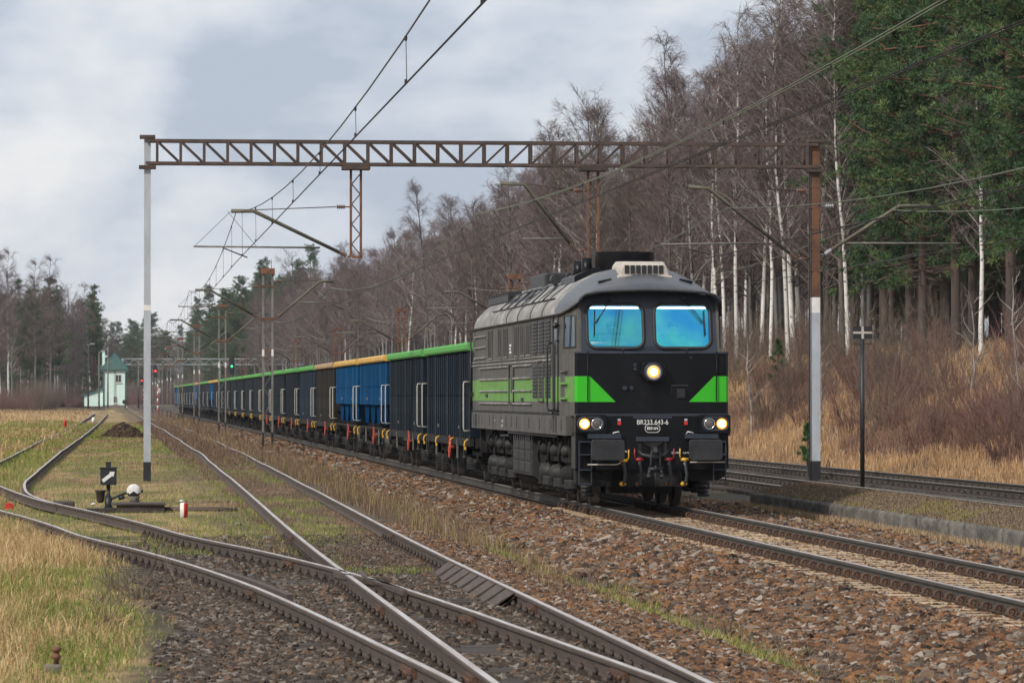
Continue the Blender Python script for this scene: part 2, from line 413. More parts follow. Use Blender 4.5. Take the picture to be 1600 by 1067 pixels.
# joint bars where rails meet (turnout)
def fishplate(parent, xf, off, y):
    b = MB()
    for s in (-1,1):
        b.box(off+s*.035-.02, off+s*.035+.02, -.32,.32, -.13,-.045)
        for d in (-.22,-.08,.08,.22): b.cyl((off+s*.05,d,-.088),(off+s*.085,d,-.088),.022,6)
    sl_ = float(xf(y+.5)-xf(y-.5))
    b.build('joint_bar', M['fast_rust'], parent, (float(xf(y)), y, 0), (0,0,-sl_))
tr2 = bpy.data.objects['railway_track.001']; tr1 = bpy.data.objects['railway_track.002']
for xf, off, y, p in ((c1,-.7525,31.2,tr1),(c1,-.7525,43.4,tr1),(c1,.7525,38.2,tr1),(c1,.7525,51.0,tr1),(c2,-.7525,30.2,tr2),(c2,-.7525,40.2,tr2),(c2,.7525,40.3,tr2),(c2,.7525,61,tr2),(c2,-.7525,60.3,tr2),(c1,.7525,30.5,tr1)):
    fishplate(p, xf, off, y)
# crossing: short wing and check rails
b = MB()
for (x0,y0,x1,y1) in ((2.86,45.2,2.93,47.2),(2.62,46.9,2.98,44.6),(2.98,44.6,3.10,42.4)):
    b.bar((x0,y0,-.03),(x1,y1,-.03),.06,.06); b.bar((x0,y0,-.11),(x1,y1,-.11),.02,.11); b.bar((x0,y0,-.152),(x1,y1,-.152),.12,.015)
b.build('wing_rail', M['rail_side'], tr1)
b = MB()                                                       # slanted finned check plate inside the right rail
xr = 4.235
for i in range(8):
    y = 41.9 + i*1.02
    b.add([(xr-.055,y,-.015),(xr-.055,y+.95,-.015),(xr-.26,y+.95,-.16),(xr-.26,y,-.16),(xr-.055,y,-.05),(xr-.055,y+.95,-.05),(xr-.24,y+.95,-.2),(xr-.24,y,-.2)],
          [(0,1,2,3),(4,7,6,5),(0,4,5,1),(1,5,6,2),(2,6,7,3),(3,7,4,0)])
    b.add([(xr-.05,y,-.0),(xr-.29,y,-.155),(xr-.29,y,-.2),(xr-.05,y,-.06),(xr-.05,y+.05,-.0),(xr-.29,y+.05,-.155),(xr-.29,y+.05,-.2),(xr-.05,y+.05,-.06)],
          [(0,1,2,3),(4,7,6,5),(0,4,5,1),(1,5,6,2),(2,6,7,3),(3,7,4,0)])
b.build('check_plate', M['rail_side'], tr2)
b = MB()
xa = [float(c1(y)) - .7525 + .16 for y in (41.5,44,46.5,48)]
for i in range(3):
    y = (41.5,44,46.5,48)
    b.bar((xa[i],y[i],-.03),(xa[i+1],y[i+1],-.03),.07,.07); b.bar((xa[i],y[i],-.12),(xa[i+1],y[i+1],-.12),.03,.11)
b.build('check_rail', M['rail_side'], tr1)

# ------------------------------------------------------------------ stone fields
def stone_material(name, cols, rough=.85):
    m, t, b = nt(name); L = t.links.new; N = t.nodes.new
    b.inputs['Roughness'].default_value = rough; b.inputs['Specular IOR Level'].default_value = .08
    oi = N('ShaderNodeObjectInfo'); r = N('ShaderNodeValToRGB'); r.color_ramp.interpolation = 'CONSTANT'
    els = r.color_ramp.elements
    for i, c in enumerate(cols):
        e_ = els[i] if i < 2 else els.new(i/len(cols))
        e_.position = i/len(cols); e_.color = (*c,1)
    L(oi.outputs['Random'], r.inputs['Fac'])
    g = N('ShaderNodeNewGeometry'); n = N('ShaderNodeTexNoise'); n.inputs['Scale'].default_value = 30; n.inputs['Detail'].default_value = 4
    L(g.outputs['Position'], n.inputs['Vector'])
    mr = N('ShaderNodeMapRange'); mr.inputs['To Min'].default_value = .55; mr.inputs['To Max'].default_value = 1.45
    L(n.outputs['Fac'], mr.inputs['Value'])
    h = N('ShaderNodeHueSaturation'); L(mr.outputs[0], h.inputs['Value']); L(r.outputs['Color'], h.inputs['Color']); L(h.outputs['Color'], b.inputs['Base Color'])
    return m
M['stone'] = stone_material('ballast_stone', [(.150,.080,.046),(.19,.155,.125),(.075,.046,.032),(.225,.118,.058),(.11,.09,.074),(.040,.031,.026),(.175,.092,.050),(.30,.25,.205),(.105,.062,.041),(.195,.104,.054),(.058,.042,.034),(.135,.09,.06)])
M['stone_dark'] = stone_material('dark_stone', [(.07,.056,.047),(.11,.09,.075),(.05,.04,.033),(.14,.09,.06),(.085,.065,.05),(.18,.155,.13),(.06,.048,.04)])
M['stone_soil'] = stone_material('soil_clod', [(.05,.035,.024),(.075,.05,.032),(.03,.022,.017),(.10,.066,.04)])
def stone_nodes(mt):
    g = bpy.data.node_groups.new('stones', 'GeometryNodeTree'); N = g.nodes.new; L = g.links.new
    g.interface.new_socket('Geometry', in_out='INPUT', socket_type='NodeSocketGeometry')
    g.interface.new_socket('Geometry', in_out='OUTPUT', socket_type='NodeSocketGeometry')
    gi = N('NodeGroupInput'); go = N('NodeGroupOutput')
    join = N('GeometryNodeJoinGeometry')
    for i in range(6):
        ico = N('GeometryNodeMeshCube'); ico.inputs['Size'].default_value = (.82,.82,.82)
        pos = N('GeometryNodeInputPosition'); nz = N('ShaderNodeTexNoise'); nz.noise_dimensions = '4D'; nz.inputs['W'].default_value = 3.7*i+1; nz.inputs['Scale'].default_value = 2.3
        L(pos.outputs[0], nz.inputs['Vector'])
        sub = N('ShaderNodeVectorMath'); sub.operation = 'SUBTRACT'; sub.inputs[1].default_value = (.5,.5,.5); L(nz.outputs['Color'], sub.inputs[0])
        mul = N('ShaderNodeVectorMath'); mul.operation = 'MULTIPLY'; mul.inputs[1].default_value = (2.0,1.8,1.6); L(sub.outputs[0], mul.inputs[0])
        sp = N('GeometryNodeSetPosition'); L(ico.outputs['Mesh'], sp.inputs['Geometry']); L(mul.outputs[0], sp.inputs['Offset'])
        hull = N('GeometryNodeConvexHull'); L(sp.outputs[0], hull.inputs[0])
        tr = N('GeometryNodeTransform'); tr.inputs['Scale'].default_value = (1.15,.9,.7); L(hull.outputs[0], tr.inputs[0])
        sm_ = N('GeometryNodeSetMaterial'); sm_.inputs['Material'].default_value = mt; L(tr.outputs[0], sm_.inputs['Geometry'])
        gt = N('GeometryNodeGeometryToInstance'); L(sm_.outputs[0], gt.inputs[0]); L(gt.outputs[0], join.inputs[0])
    iop = N('GeometryNodeInstanceOnPoints'); iop.inputs['Pick Instance'].default_value = True
    m2p = N('GeometryNodeMeshToPoints'); L(gi.outputs[0], m2p.inputs[0]); L(m2p.outputs[0], iop.inputs['Points']); L(join.outputs[0], iop.inputs['Instance'])
    ri = N('FunctionNodeRandomValue'); ri.data_type = 'INT'; ri.inputs[4].default_value = 0; ri.inputs[5].default_value = 5; ri.inputs['Seed'].default_value = 3
    L(ri.outputs[2], iop.inputs['Instance Index'])
    rr = N('FunctionNodeRandomValue'); rr.data_type = 'FLOAT_VECTOR'; rr.inputs[0].default_value = (-.5,-.5,0); rr.inputs[1].default_value = (.5,.5,6.283)
    L(rr.outputs[0], iop.inputs['Rotation'])
    na = N('GeometryNodeInputNamedAttribute'); na.data_type = 'FLOAT'; na.inputs['Name'].default_value = 'sc'
    L(na.outputs[0], iop.inputs['Scale'])
    L(iop.outputs[0], go.inputs[0])
    return g
GNODES = {}
def stone_field(name, label, P, sc, mk):
    me = bpy.data.meshes.new(name); me.vertices.add(len(P)); me.vertices.foreach_set('co', np.asarray(P,np.float32).ravel())
    a = me.attributes.new('sc','FLOAT','POINT'); a.data.foreach_set('value', np.asarray(sc,np.float32))
    me.materials.append(M[mk])
    o = link(name, me)
    if mk not in GNODES: GNODES[mk] = stone_nodes(M[mk])
    o.modifiers.new('stones','NODES').node_group = GNODES[mk]
    return tag(o, label, 'stones', kind='stuff')
def scatter(x0,x1,y0,y1,dens):
    n = int((x1-x0)*(y1-y0)*dens); X = RNG.uniform(x0,x1,n); Y = RNG.uniform(y0,y1,n)
    k = (X < .262*Y) & (X > -.06*Y); return X[k], Y[k]
parts = []
for (x0,x1,y0,y1,d,s0,s1) in ((5.9,13.25,26,50,420,.042,.095),(5.9,13.25,50,74,230,.06,.11),(5.9,8.5,74,130,120,.08,.13),(11.3,13.25,74,130,60,.08,.13),(6.3,8.5,130,330,22,.11,.2)):
    X, Y = scatter(x0,x1,y0,y1,d)
    onsl = (np.abs((Y-36+.3)%.6-.3) < .13) & (np.abs(X-MAIN) < 1.27) & (Y > 35.5) & (RNG.random(len(X)) > .06)
    onrail = np.abs(np.abs(X-MAIN)-.7525) < .1
    tuft = fbm(X*1.5, Y*.5, 77) + .45*(1-sm(X,5.8,6.9)) + .3*sm(X,12.2,12.9) > .83
    k = ~onsl & ~onrail & ~tuft
    X, Y = X[k], Y[k]
    s_ = RNG.uniform(s0,s1,len(X)) * np.where(RNG.random(len(X))<.1, 1.35, 1)
    inside = np.abs(X-MAIN) < 1.3
    z = gz(X,Y) + np.where(inside, .006+.012*RNG.random(len(X)), .012+.02*RNG.random(len(X)))
    s_ = np.where(inside, np.clip(s_*.6,.03,.052), s_)
    parts.append((np.stack([X,Y,z],-1), s_))
stone_field('ballast_stones', 'brown and grey crushed stone ballast heaped beside the main line', np.concatenate([p[0] for p in parts]), np.concatenate([p[1] for p in parts]), 'stone')
X, Y = scatter(-.2,5.95,24,47,330); X2, Y2 = scatter(0,5.95,47,64,190)
X = np.concatenate([X,X2]); Y = np.concatenate([Y,Y2])
k = (X > .45 + .8*(fbm(X*1.2,Y*.5,61)-.5) - .0*Y) & (fbm(X*2,Y*1.1,62) < .66)
for xf in (c1,c2):
    for o_ in (-.7525,.7525): k &= np.abs(X-xf(Y)-o_) > .09
X, Y = X[k], Y[k]
shoulder = X > 4.75
stone_field('yard_stones', 'dark oily stones trodden into the ground between the siding rails', np.stack([X,Y,gz(X,Y)+.004],-1)[~shoulder], RNG.uniform(.03,.075,(~shoulder).sum()), 'stone_dark')
X2, Y2 = scatter(4.55,5.75,24,70,420)
k = X2 < 5.55 + .5*(fbm(X2,Y2*.4,63)-.5)
stone_field('shoulder_stones', 'reddish brown stones along the shoulder of the siding track', np.stack([X2,Y2,gz(X2,Y2)+.01],-1)[k], RNG.uniform(.03,.075,k.sum()), 'stone')

# ------------------------------------------------------------------ grass and weeds
def blades(name, label, X, Y, H, W, lean, cols, cat='grass', zoff=0.):
    n = len(X); P = np.stack([X, Y, gz(X,Y)+zoff-.02], -1)
    a = RNG.uniform(0,2*math.pi,n); b = RNG.uniform(0,2*math.pi,n); l = RNG.uniform(.1,1,n)*lean
    side = np.stack([np.cos(a),np.sin(a),0*a],-1)*(W/2)[:,None]; ld = np.stack([np.cos(b),np.sin(b),0*b],-1)
    mid = P + ld*(l*.35*H)[:,None] + np.array([0,0,1.])*(.6*H)[:,None]
    tip = P + ld*(l*H)[:,None] + np.array([0,0,1.])*(H*(1-.35*l))[:,None]
    V = np.stack([P-side, P+side, mid-side*.75, mid+side*.75, tip], 1).reshape(-1,3)
    o = (np.arange(n)*5)[:,None]
    Fm = np.concatenate([o+np.array([0,1,3]), o+np.array([0,3,2]), o+np.array([2,3,4])], 0)
    return tag(link(name, np_mesh(name, V, Fm, M['blade'], col=np.repeat(cols,5,0))), label, cat, kind='stuff')
def pick(pal, n, w=None):
    pal = np.array(pal); i = RNG.choice(len(pal), n, p=w); return pal[i]*RNG.uniform(.7,1.25,(n,1))
P_STRAW = [(.52,.37,.18),(.42,.28,.13),(.60,.45,.24),(.31,.20,.095)]
P_GREEN = [(.16,.21,.035),(.21,.235,.05),(.11,.165,.025),(.26,.25,.075)]
P_BROWN = [(.17,.11,.07),(.11,.072,.05),(.24,.16,.10),(.13,.08,.062)]
P_RED = [(.21,.105,.075),(.155,.085,.068),(.27,.15,.10)]
def field(x0,x1,y0,y1,n,dens_y=1.0):
    t = RNG.random(n)**dens_y; return RNG.uniform(x0,x1,n), y0+(y1-y0)*t
# left foreground
X, Y = field(-4.5,.75,25,80,190000)
edge = .38 + .5*(fbm(X*1.3,Y*.4,71)-.5) - .012*np.clip(Y-52,0,40)*8
k = (RNG.random(len(X)) < sm(edge-X, -.30, .45)) & (X > -.055*Y) & (X < c1(Y)-.9)
edge = edge[k]; X, Y = X[k], Y[k]; n = len(X)
g = fbm(X*1.1,Y*.35,72) + .30*sm(X,-.9,.3)*(1-sm(Y,44,56)) + .12*(1-sm(Y,30,40))
cols = np.where((RNG.random(n) < sm(g,.44,.66)*.8)[:,None], pick(P_GREEN,n), pick(P_STRAW,n))
tall = (.09 + .27*sm(fbm(X*.9,Y*.5,73),.35,.65)*(1-sm(g,.5,.7)*.75))*(.45+.55*sm(edge-X,-.1,.6)*1.0)
blades('tall_grass', 'tall dry straw coloured grass in the left foreground', X, Y, tall*RNG.uniform(.5,1.3,n), RNG.uniform(.004,.009,n), 1.0, cols)
# yard between the sidings
X, Y = field(-7,2.75,56,330,150000,1.6)
k = (X > -.06*Y) & (np.abs(X-c1(Y)-.7525) > .07)
X, Y = X[k], Y[k]; n = len(X)
g = fbm(X*.8,Y*.16,74); st = fbm(X*.5,Y*.1,75)
cols = np.where((RNG.random(n) < sm(g,.30,.56)*.9)[:,None], pick(P_GREEN,n), np.where((RNG.random(n)<.55*(1-sm(X,-3,-1.5)))[:,None], pick(P_STRAW,n), pick([(.30,.215,.11),(.21,.145,.078),(.38,.27,.14),(.16,.11,.062)],n)))
H = (.03+.11*RNG.random(n))*(1+1.6*(1-sm(X,-2.6,-1.4)))*(.6+.8*st) * (1+.4*sm(Y,120,300))
blades('yard_grass', 'short patchy olive and straw grass covering the yard between the sidings', X, Y, H, RNG.uniform(.005,.012,n)*(1+sm(Y,90,300)*3), 1.1, cols)
# between the rails of the siding
X, Y = field(2.6,4.7,50,340,60000,1.5)
k = (np.abs(np.abs(X-c2(Y))-.7525) > .08); X, Y = X[k], Y[k]; n = len(X)
g = fbm(X*1.2,Y*.22,76)
cols = np.where((RNG.random(n) < sm(g,.45,.62)*(1-sm(Y,90,160))*.9)[:,None], pick(P_GREEN,n), pick(P_BROWN,n))
blades('siding_grass', 'short moss and brown weeds growing between the siding rails', X, Y, (.03+.10*RNG.random(n))*(1+1.2*sm(Y,100,200)), RNG.uniform(.005,.012,n)*(1+sm(Y,90,300)*3), 1., cols)
# brown weeds in the ditch strip
X, Y = field(4.6,7.4,40,420,70000,1.5)
w_ = fbm(X*1.3,Y*.12,78); k = (w_ > .42) & (X < 5.6+1.2*sm(Y,45,90)+.5*sm(Y,110,200)+.4*(w_-.5)) & (X > 4.95 - .3*sm(Y,60,90)); X, Y = X[k], Y[k]; n = len(X)
cols = np.where((RNG.random(n)<.10*(1-sm(Y,120,160)))[:,None], pick(P_GREEN,n), np.where((RNG.random(n)<.25)[:,None], pick(P_STRAW,n)*.7, pick(P_BROWN,n)))
blades('ditch_weeds', 'thin brown weeds in the strip between the siding and the ballast', X, Y, (.08+.42*RNG.random(n)**1.6)*sm(Y,38,64)+.06, RNG.uniform(.005,.010,n)*(1+sm(Y,90,300)*2.5), .6, cols, 'weeds')
X, Y = field(5.35,6.5,24,62,22000)
w_ = fbm(X*1.6,Y*.45,79); k = (w_ > .52) & (X < .262*Y); X, Y = X[k], Y[k]; n = len(X)
blades('ditch_grass', 'fresh green grass tufts at the foot of the ballast slope', X, Y, .04+.14*RNG.random(n), RNG.uniform(.004,.009,n), 1.1, np.where((RNG.random(n)<.55)[:,None], pick(P_GREEN,n)*1.1, pick(P_STRAW,n)*.7))
# right of the main line
X, Y = field(11.6,13.28,45,140,24000)
k = (fbm(X*1.4,Y*.4,80) + .25*sm(X,12.6,13.2) > .60) & (X < .262*Y); X, Y = X[k], Y[k]; n = len(X)
blades('platform_foot_grass', 'short weeds along the ballast at the foot of the platform edge', X, Y, .04+.12*RNG.random(n), RNG.uniform(.006,.012,n), 1., np.where((RNG.random(n)<.4)[:,None], pick(P_GREEN,n), pick(P_BROWN,n)))
X, Y = field(13.0,13.29,52,85,14000); n = len(X)
blades('straw_fringe', 'pale dry grass fringe standing against the platform wall', X, Y, .06+.15*RNG.random(n), RNG.uniform(.007,.014,n), .5, pick([(.36,.25,.14),(.28,.19,.11),(.42,.31,.19)],n), zoff=.02)
# dry field far left and the grassy bank
X, Y = field(-60,-2,130,680,70000,1.3); k = (X > -.045*Y-2) & (X < c1(Y)-1.0+1.2*sm(Y,150,200)); X, Y = X[k], Y[k]; n = len(X)
blades('dry_field', 'pale dry grass field left of the far siding', X, Y, .15+.35*RNG.random(n), RNG.uniform(.02,.05,n), 1., np.where((RNG.random(n)<.15+.6*sm(Y,420,600))[:,None], pick(P_BROWN,n), pick(P_STRAW,n)))
X, Y = field(21.5,33.5,88,420,330000,2.0)
k = (X < .24*Y) & (RNG.random(len(X)) < .35+.65*fbm(X*.6,Y*.12,81)); X, Y = X[k], Y[k]; n = len(X)
tan = fbm(X*.35,Y*.07,82) + .28*(1-sm(X,22,23.8)) + .22*sm(Y,118,150) > .60
cols = np.where(tan[:,None], pick([(.42,.26,.13),(.52,.34,.18),(.32,.19,.10)],n), np.where((RNG.random(n)<.6)[:,None], pick(P_RED,n), pick(P_BROWN,n)))
H = np.where(tan, .15+.38*RNG.random(n), .2+.65*RNG.random(n)**1.5)*(.6+.4*sm(X,21.5,22.6))
blades('bank_grass', 'tall tan and reddish brown dry grass covering the bank below the wood', X, Y, H, RNG.uniform(.010,.018,n)*(1+.8*sm(Y,130,300)), .7, cols)

# ------------------------------------------------------------------ platform edge
pf = thing('platform', 'low mossy concrete platform edge between the main line and the side track', 'platform', (0,0,0))
b = MB()
ys = np.linspace(40, 84, 45)
secs = []
for i, y in enumerate(ys):
    j = .03*(fbm(y*.11, 3.1, 90)-.5)
    secs.append([(13.31+j,y,-.36),(13.30+j,y,-.02+j),(13.33+j,y,.03+j),(13.75,y,.10+j),(14.25,y,.19+j),(14.55,y,.21),(14.60,y,-.3)])
b.loft(secs, 0, cap=True, sm=True)
M['plat_wall'] = mat('platform_concrete', (.17,.15,.125), (.075,.067,.056), .9, 0, 1.6, .6, 14, (1,1,1.6), c3=(.035,.033,.03), t3=(.50,.66))
b.build('retaining_wall', M['plat_wall'], pf)
X = RNG.uniform(13.35,14.55,50000); Y = RNG.uniform(41,83.9,50000); k = X < .25*Y; X, Y = X[k], Y[k]; n = len(X)
o = blades('platform_moss', 'brown moss and flattened grass on top of the low platform', X, Y, .015+.05*RNG.random(n), RNG.uniform(.008,.016,n), 1.3, np.where((fbm(X*1.5,Y*.5,91)>.62)[:,None], pick([(.19,.16,.06),(.22,.17,.075)],n), pick([(.19,.135,.085),(.25,.18,.11),(.13,.095,.062)],n)), 'moss')
me = o.data; co = np.empty(len(me.vertices)*3, np.float32); me.vertices.foreach_get('co', co); co = co.reshape(-1,3)
base = np.repeat(np.interp(X, [13.3,13.33,13.75,14.25,14.55],[-.02,.03,.10,.19,.21]) - gz(X,Y) + .02, 5); co[:,2] += base
me.vertices.foreach_set('co', co.ravel()); me.update()
# ------------------------------------------------------------------ locomotive
M['lgrey'] = mat('loco_grey_dusty', (.098,.093,.086), (.062,.060,.057), .62, 0, 2.6, .12, 9, (1.6,1.6,.45), spec=.3, c3=(.135,.122,.102), t3=(.55,.75))
M['lblack'] = mat('loco_black_gloss', (.0045,.0052,.007), (.0075,.0082,.010), .35, 0, 2, .03, 9, spec=.18, c3=(.022,.021,.021), t3=(.58,.85), s3=3.5)
M['lnavy'] = mat('loco_slate_panel', (.034,.041,.058), (.025,.030,.042), .42, 0, 2.5, 0, spec=.35)
M['lroof'] = mat('loco_roof_dust', (.25,.235,.215), (.13,.125,.118), .55, 0, 1.1, .08, 12, (1,.5,1), c3=(.42,.40,.37), t3=(.5,.7))
M['lroof_front'] = mat('loco_roof_front', (.060,.066,.078), (.085,.088,.095), .42, 0, 1.6, .05, 12, (1,1,1), c3=(.15,.148,.148), t3=(.58,.8))
M['lgreen'] = mat('loco_green', (.028,.40,.010), (.033,.43,.013), .4, 0, 3)
M['lgreen_d'] = mat('loco_green_dusty', (.125,.285,.050), (.10,.24,.045), .65, 0, 2.2, .05, 20, (.6,.6,2.5), c3=(.165,.25,.09), t3=(.55,.75))
M['under'] = mat('underframe_dirt', (.022,.021,.020), (.013,.0125,.0125), .75, 0, 5, .3, 30, c3=(.04,.036,.032), spec=.2)
M['under2'] = mat('underframe_grey', (.036,.034,.032), (.018,.0175,.017), .6, 0, 5, .2, 30, c3=(.018,.017,.017), spec=.3)
M['tyre'] = mat('wheel_steel', (.07,.06,.052), (.04,.036,.033), .6, .3, 6)
M['rubber'] = mat('rubber_dark', (.018,.018,.019), (.024,.024,.025), .6, 0, 8)
M['hose'] = mat('air_hose', (.038,.045,.050), (.028,.032,.036), .55, 0, 12)
M['buffer'] = mat('buffer_plate', (.020,.021,.024), (.032,.033,.036), .5, 0, 3, .1, 30, spec=.3, c3=(.06,.055,.048), t3=(.62,.72))
M['ac'] = mat('ac_housing_cream', (.50,.46,.40), (.38,.34,.29), .55, 0, 5, 0, c3=(.26,.20,.14), t3=(.6,.75))
M['chrome'] = mat('reflector_chrome', (.75,.75,.76), (.65,.65,.66), .2, 1, 5)
M['lampglass'] = mat('lamp_glass_unlit', (.11,.105,.10), (.09,.085,.08), .15, 0, 8)
M['added_cab_glow'] = emit('added_cab_glow_strip', (.95,1,.98), 9)
M['lamp_on'] = emit('headlight_lit', (1.0,.70,.32), 9)
M['lamp_halo'] = emit('headlight_reflector_glow', (1.0,.36,.05), 1.5)
M['white_let'] = mat('lettering_white', (.78,.78,.76), (.7,.7,.68), .5)
M['lred'] = mat('valve_red', (.36,.022,.03), (.28,.018,.025), .45)
M['cab_in'] = mat('cab_lining', (.78,.82,.70), (.70,.75,.62), .7)
M['skin'] = mat('skin', (.70,.50,.40), (.58,.38,.29), .55)
M['cloth_blue'] = mat('jacket_blue', (.04,.055,.10), (.03,.04,.08), .8)
M['cloth_light'] = mat('shirt_grey', (.42,.45,.38), (.36,.38,.32), .8)
M['hair'] = mat('hair_grey', (.22,.20,.18), (.14,.13,.12), .8)
# windscreen: coated glass, strong cyan reflection over a see-through pane
m, t, b_ = nt('windscreen_coated'); t.nodes.remove(b_)
gl = t.nodes.new('ShaderNodeBsdfGlossy'); gl.inputs['Roughness'].default_value = .03; gl.inputs['Color'].default_value = (.055,.62,1.0,1)
tp = t.nodes.new('ShaderNodeBsdfTransparent'); tp.inputs['Color'].default_value = (.95,1,.97,1)
mx = t.nodes.new('ShaderNodeMixShader'); mx.inputs[0].default_value = .5
t.links.new(tp.outputs[0], mx.inputs[1]); t.links.new(gl.outputs[0], mx.inputs[2]); t.links.new(mx.outputs[0], t.nodes['Material Output'].inputs[0])
tcg = t.nodes.new('ShaderNodeTexCoord'); ng = t.nodes.new('ShaderNodeTexNoise'); ng.inputs['Scale'].default_value = 1.6; ng.inputs['Detail'].default_value = 2
rg = t.nodes.new('ShaderNodeValToRGB'); rg.color_ramp.elements[0].position = .35; rg.color_ramp.elements[0].color = (.02,.46,1,1); rg.color_ramp.elements[1].position = .68; rg.color_ramp.elements[1].color = (.14,.92,.92,1)
t.links.new(tcg.outputs['Object'], ng.inputs['Vector']); t.links.new(ng.outputs['Fac'], rg.inputs['Fac']); t.links.new(rg.outputs[0], gl.inputs['Color'])
M['screen'] = m
m, t, b_ = nt('side_window_glass'); t.nodes.remove(b_)
gl = t.nodes.new('ShaderNodeBsdfGlossy'); gl.inputs['Roughness'].default_value = .03; gl.inputs['Color'].default_value = (.7,.75,.8,1)
tp = t.nodes.new('ShaderNodeBsdfTransparent'); tp.inputs['Color'].default_value = (.6,.68,.7,1)
mx = t.nodes.new('ShaderNodeMixShader'); mx.inputs[0].default_value = .3
t.links.new(tp.outputs[0], mx.inputs[1]); t.links.new(gl.outputs[0], mx.inputs[2]); t.links.new(mx.outputs[0], t.nodes['Material Output'].inputs[0])
M['side_glass'] = m

LY = 71.9
loco = thing('diesel_locomotive', 'black and grey diesel locomotive with bright green band, headlights lit, hauling the wagons', 'locomotive', (MAIN, LY, 0))
def text(name, body, size, loc, mt, parent, rot=(math.pi/2,0,0), align='CENTER', bold=0, sx=1):
    cu = bpy.data.curves.new(name, 'FONT'); cu.body = body; cu.size = size; cu.align_x = align; cu.align_y = 'CENTER'; cu.extrude = .002; cu.offset = bold
    o = bpy.data.objects.new(name, cu); C.objects.link(o)
    dg = bpy.context.evaluated_depsgraph_get(); me = bpy.data.meshes.new_from_object(o.evaluated_get(dg))
    bpy.data.objects.remove(o); me.materials.clear(); me.materials.append(mt)
    r = link(name, me, parent, loc, rot); r.scale = (sx,1,1); return r
def rrect(cx, cz, w, h, r, n=5, skew=0):
    pts = []
    for sx, sz, a0 in ((1,1,0),(-1,1,90),(-1,-1,180),(1,-1,270)):
        for i in range(n+1):
            a = math.radians(a0 + 90*i/n)
            px = cx + sx*(w/2-r) + r*math.cos(a); pz = cz + sz*(h/2-r) + r*math.sin(a)
            pts.append((px + skew*(pz-cz), pz))
    return pts
def slab(poly, y0, y1, mp=None):
    b = MB(); b.prism(poly, 1, y0, y1)
    return b
def holed(outer, holes, y, th):
    """flat panel in XZ with holes, given thickness"""
    bm = bmesh.new(); ed = []
    for loop in [outer]+holes:
        vs = [bm.verts.new((u,y,w)) for u,w in loop]
        for i in range(len(vs)): ed.append(bm.edges.new((vs[i], vs[(i+1)%len(vs)])))
    bmesh.ops.triangle_fill(bm, edges=ed, use_beauty=True)
    r = bmesh.ops.extrude_face_region(bm, geom=list(bm.faces))
    for v in r['geom']:
        if isinstance(v, bmesh.types.BMVert): v.co.y += th
    bmesh.ops.recalc_face_normals(bm, faces=bm.faces)
    me = bpy.data.meshes.new('panel'); bm.to_mesh(me); bm.free(); return me

# main hull: side walls
b = MB()
b.prism([(-1.475,1.66),(1.475,1.66),(1.475,3.5),(-1.475,3.5)], 1, 2.35, 20.1)
b.build('hull', M['lgrey'], loco)
b = MB()                                                       # frame band under the hull
b.prism([(-1.50,1.30),(1.50,1.30),(1.50,1.655),(-1.50,1.655)], 1, 1.2, 20.12)
fr = b.build('frame_band', M['lgrey'], loco, bevel=.01)
for y in (19.6,18.4,17.6,15.8,15,13.2,12.2,11,10,7.6,5.6,3.6,2.9,1.9):
    b = MB(); b.prism([(y+u*.9,1.49+w) for u,w in rrect(0,0,.16,.22,.075,4)], 0, -1.507, -1.495); b.build('frame_opening', M['black'], fr)
for y in (3.2,2.72,19.2,18.9):
    b = MB(); b.box(-1.512,-1.495,y-.05,y+.05,1.34,1.63); b.build('lifting_bracket', M['black'], fr)
for z, th in ((1.70,.025),(2.69,.03),(2.76,.018)):
    b = MB(); b.box(-1.50,-1.474,2.4 if z<2 else 3.7,20.1,z-th/2,z+th/2); b.build('side_ledge', M['under2'] if z<2 else M['lroof'], loco)
# green band on the sides
b = MB(); b.box(-1.479,-1.47,2.3,20.1,1.91,2.37); b.box(1.47,1.479,2.3,20.1,1.91,2.37); b.build('side_band', M['lgreen_d'], loco)
# ribs
for y0, y1, mats_ in ((12.0,18.3,0),(7.2,10.8,0)):
    for z in (2.62,2.37,2.12,1.86):
        b = MB(); b.box(-1.51,-1.474,y0,y1,z-.018,z+.018); b.build('side_rib', M['lroof'], loco, bevel=.008)
for z in (3.32,3.08,2.85):
    b = MB(); b.box(-1.51,-1.474,16.9,19.5,z-.016,z+.016); b.build('side_rib', M['lroof'], loco, bevel=.008)
# recessed pilaster windows
for y0, y1 in ((15.4,16.2),(13.2,13.9),(12.1,12.8),(9.8,10.5),(8.6,9.3),(7.4,8.2)):
    fm = MB().box(-1.500,-1.474,y0-.08,y0,2.76,3.42).build('slot_frame', M['lgrey'], loco)
    MB().box(-1.500,-1.474,y1,y1+.12,2.80,3.42).build('slot_jamb', M['lgrey'], fm)
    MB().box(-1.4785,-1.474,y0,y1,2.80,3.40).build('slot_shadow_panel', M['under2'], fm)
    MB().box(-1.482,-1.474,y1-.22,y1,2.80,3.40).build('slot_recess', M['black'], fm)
    MB().box(-1.50,-1.474,y0,y1,2.80,2.825).build('slot_sill', M['lroof'], fm)
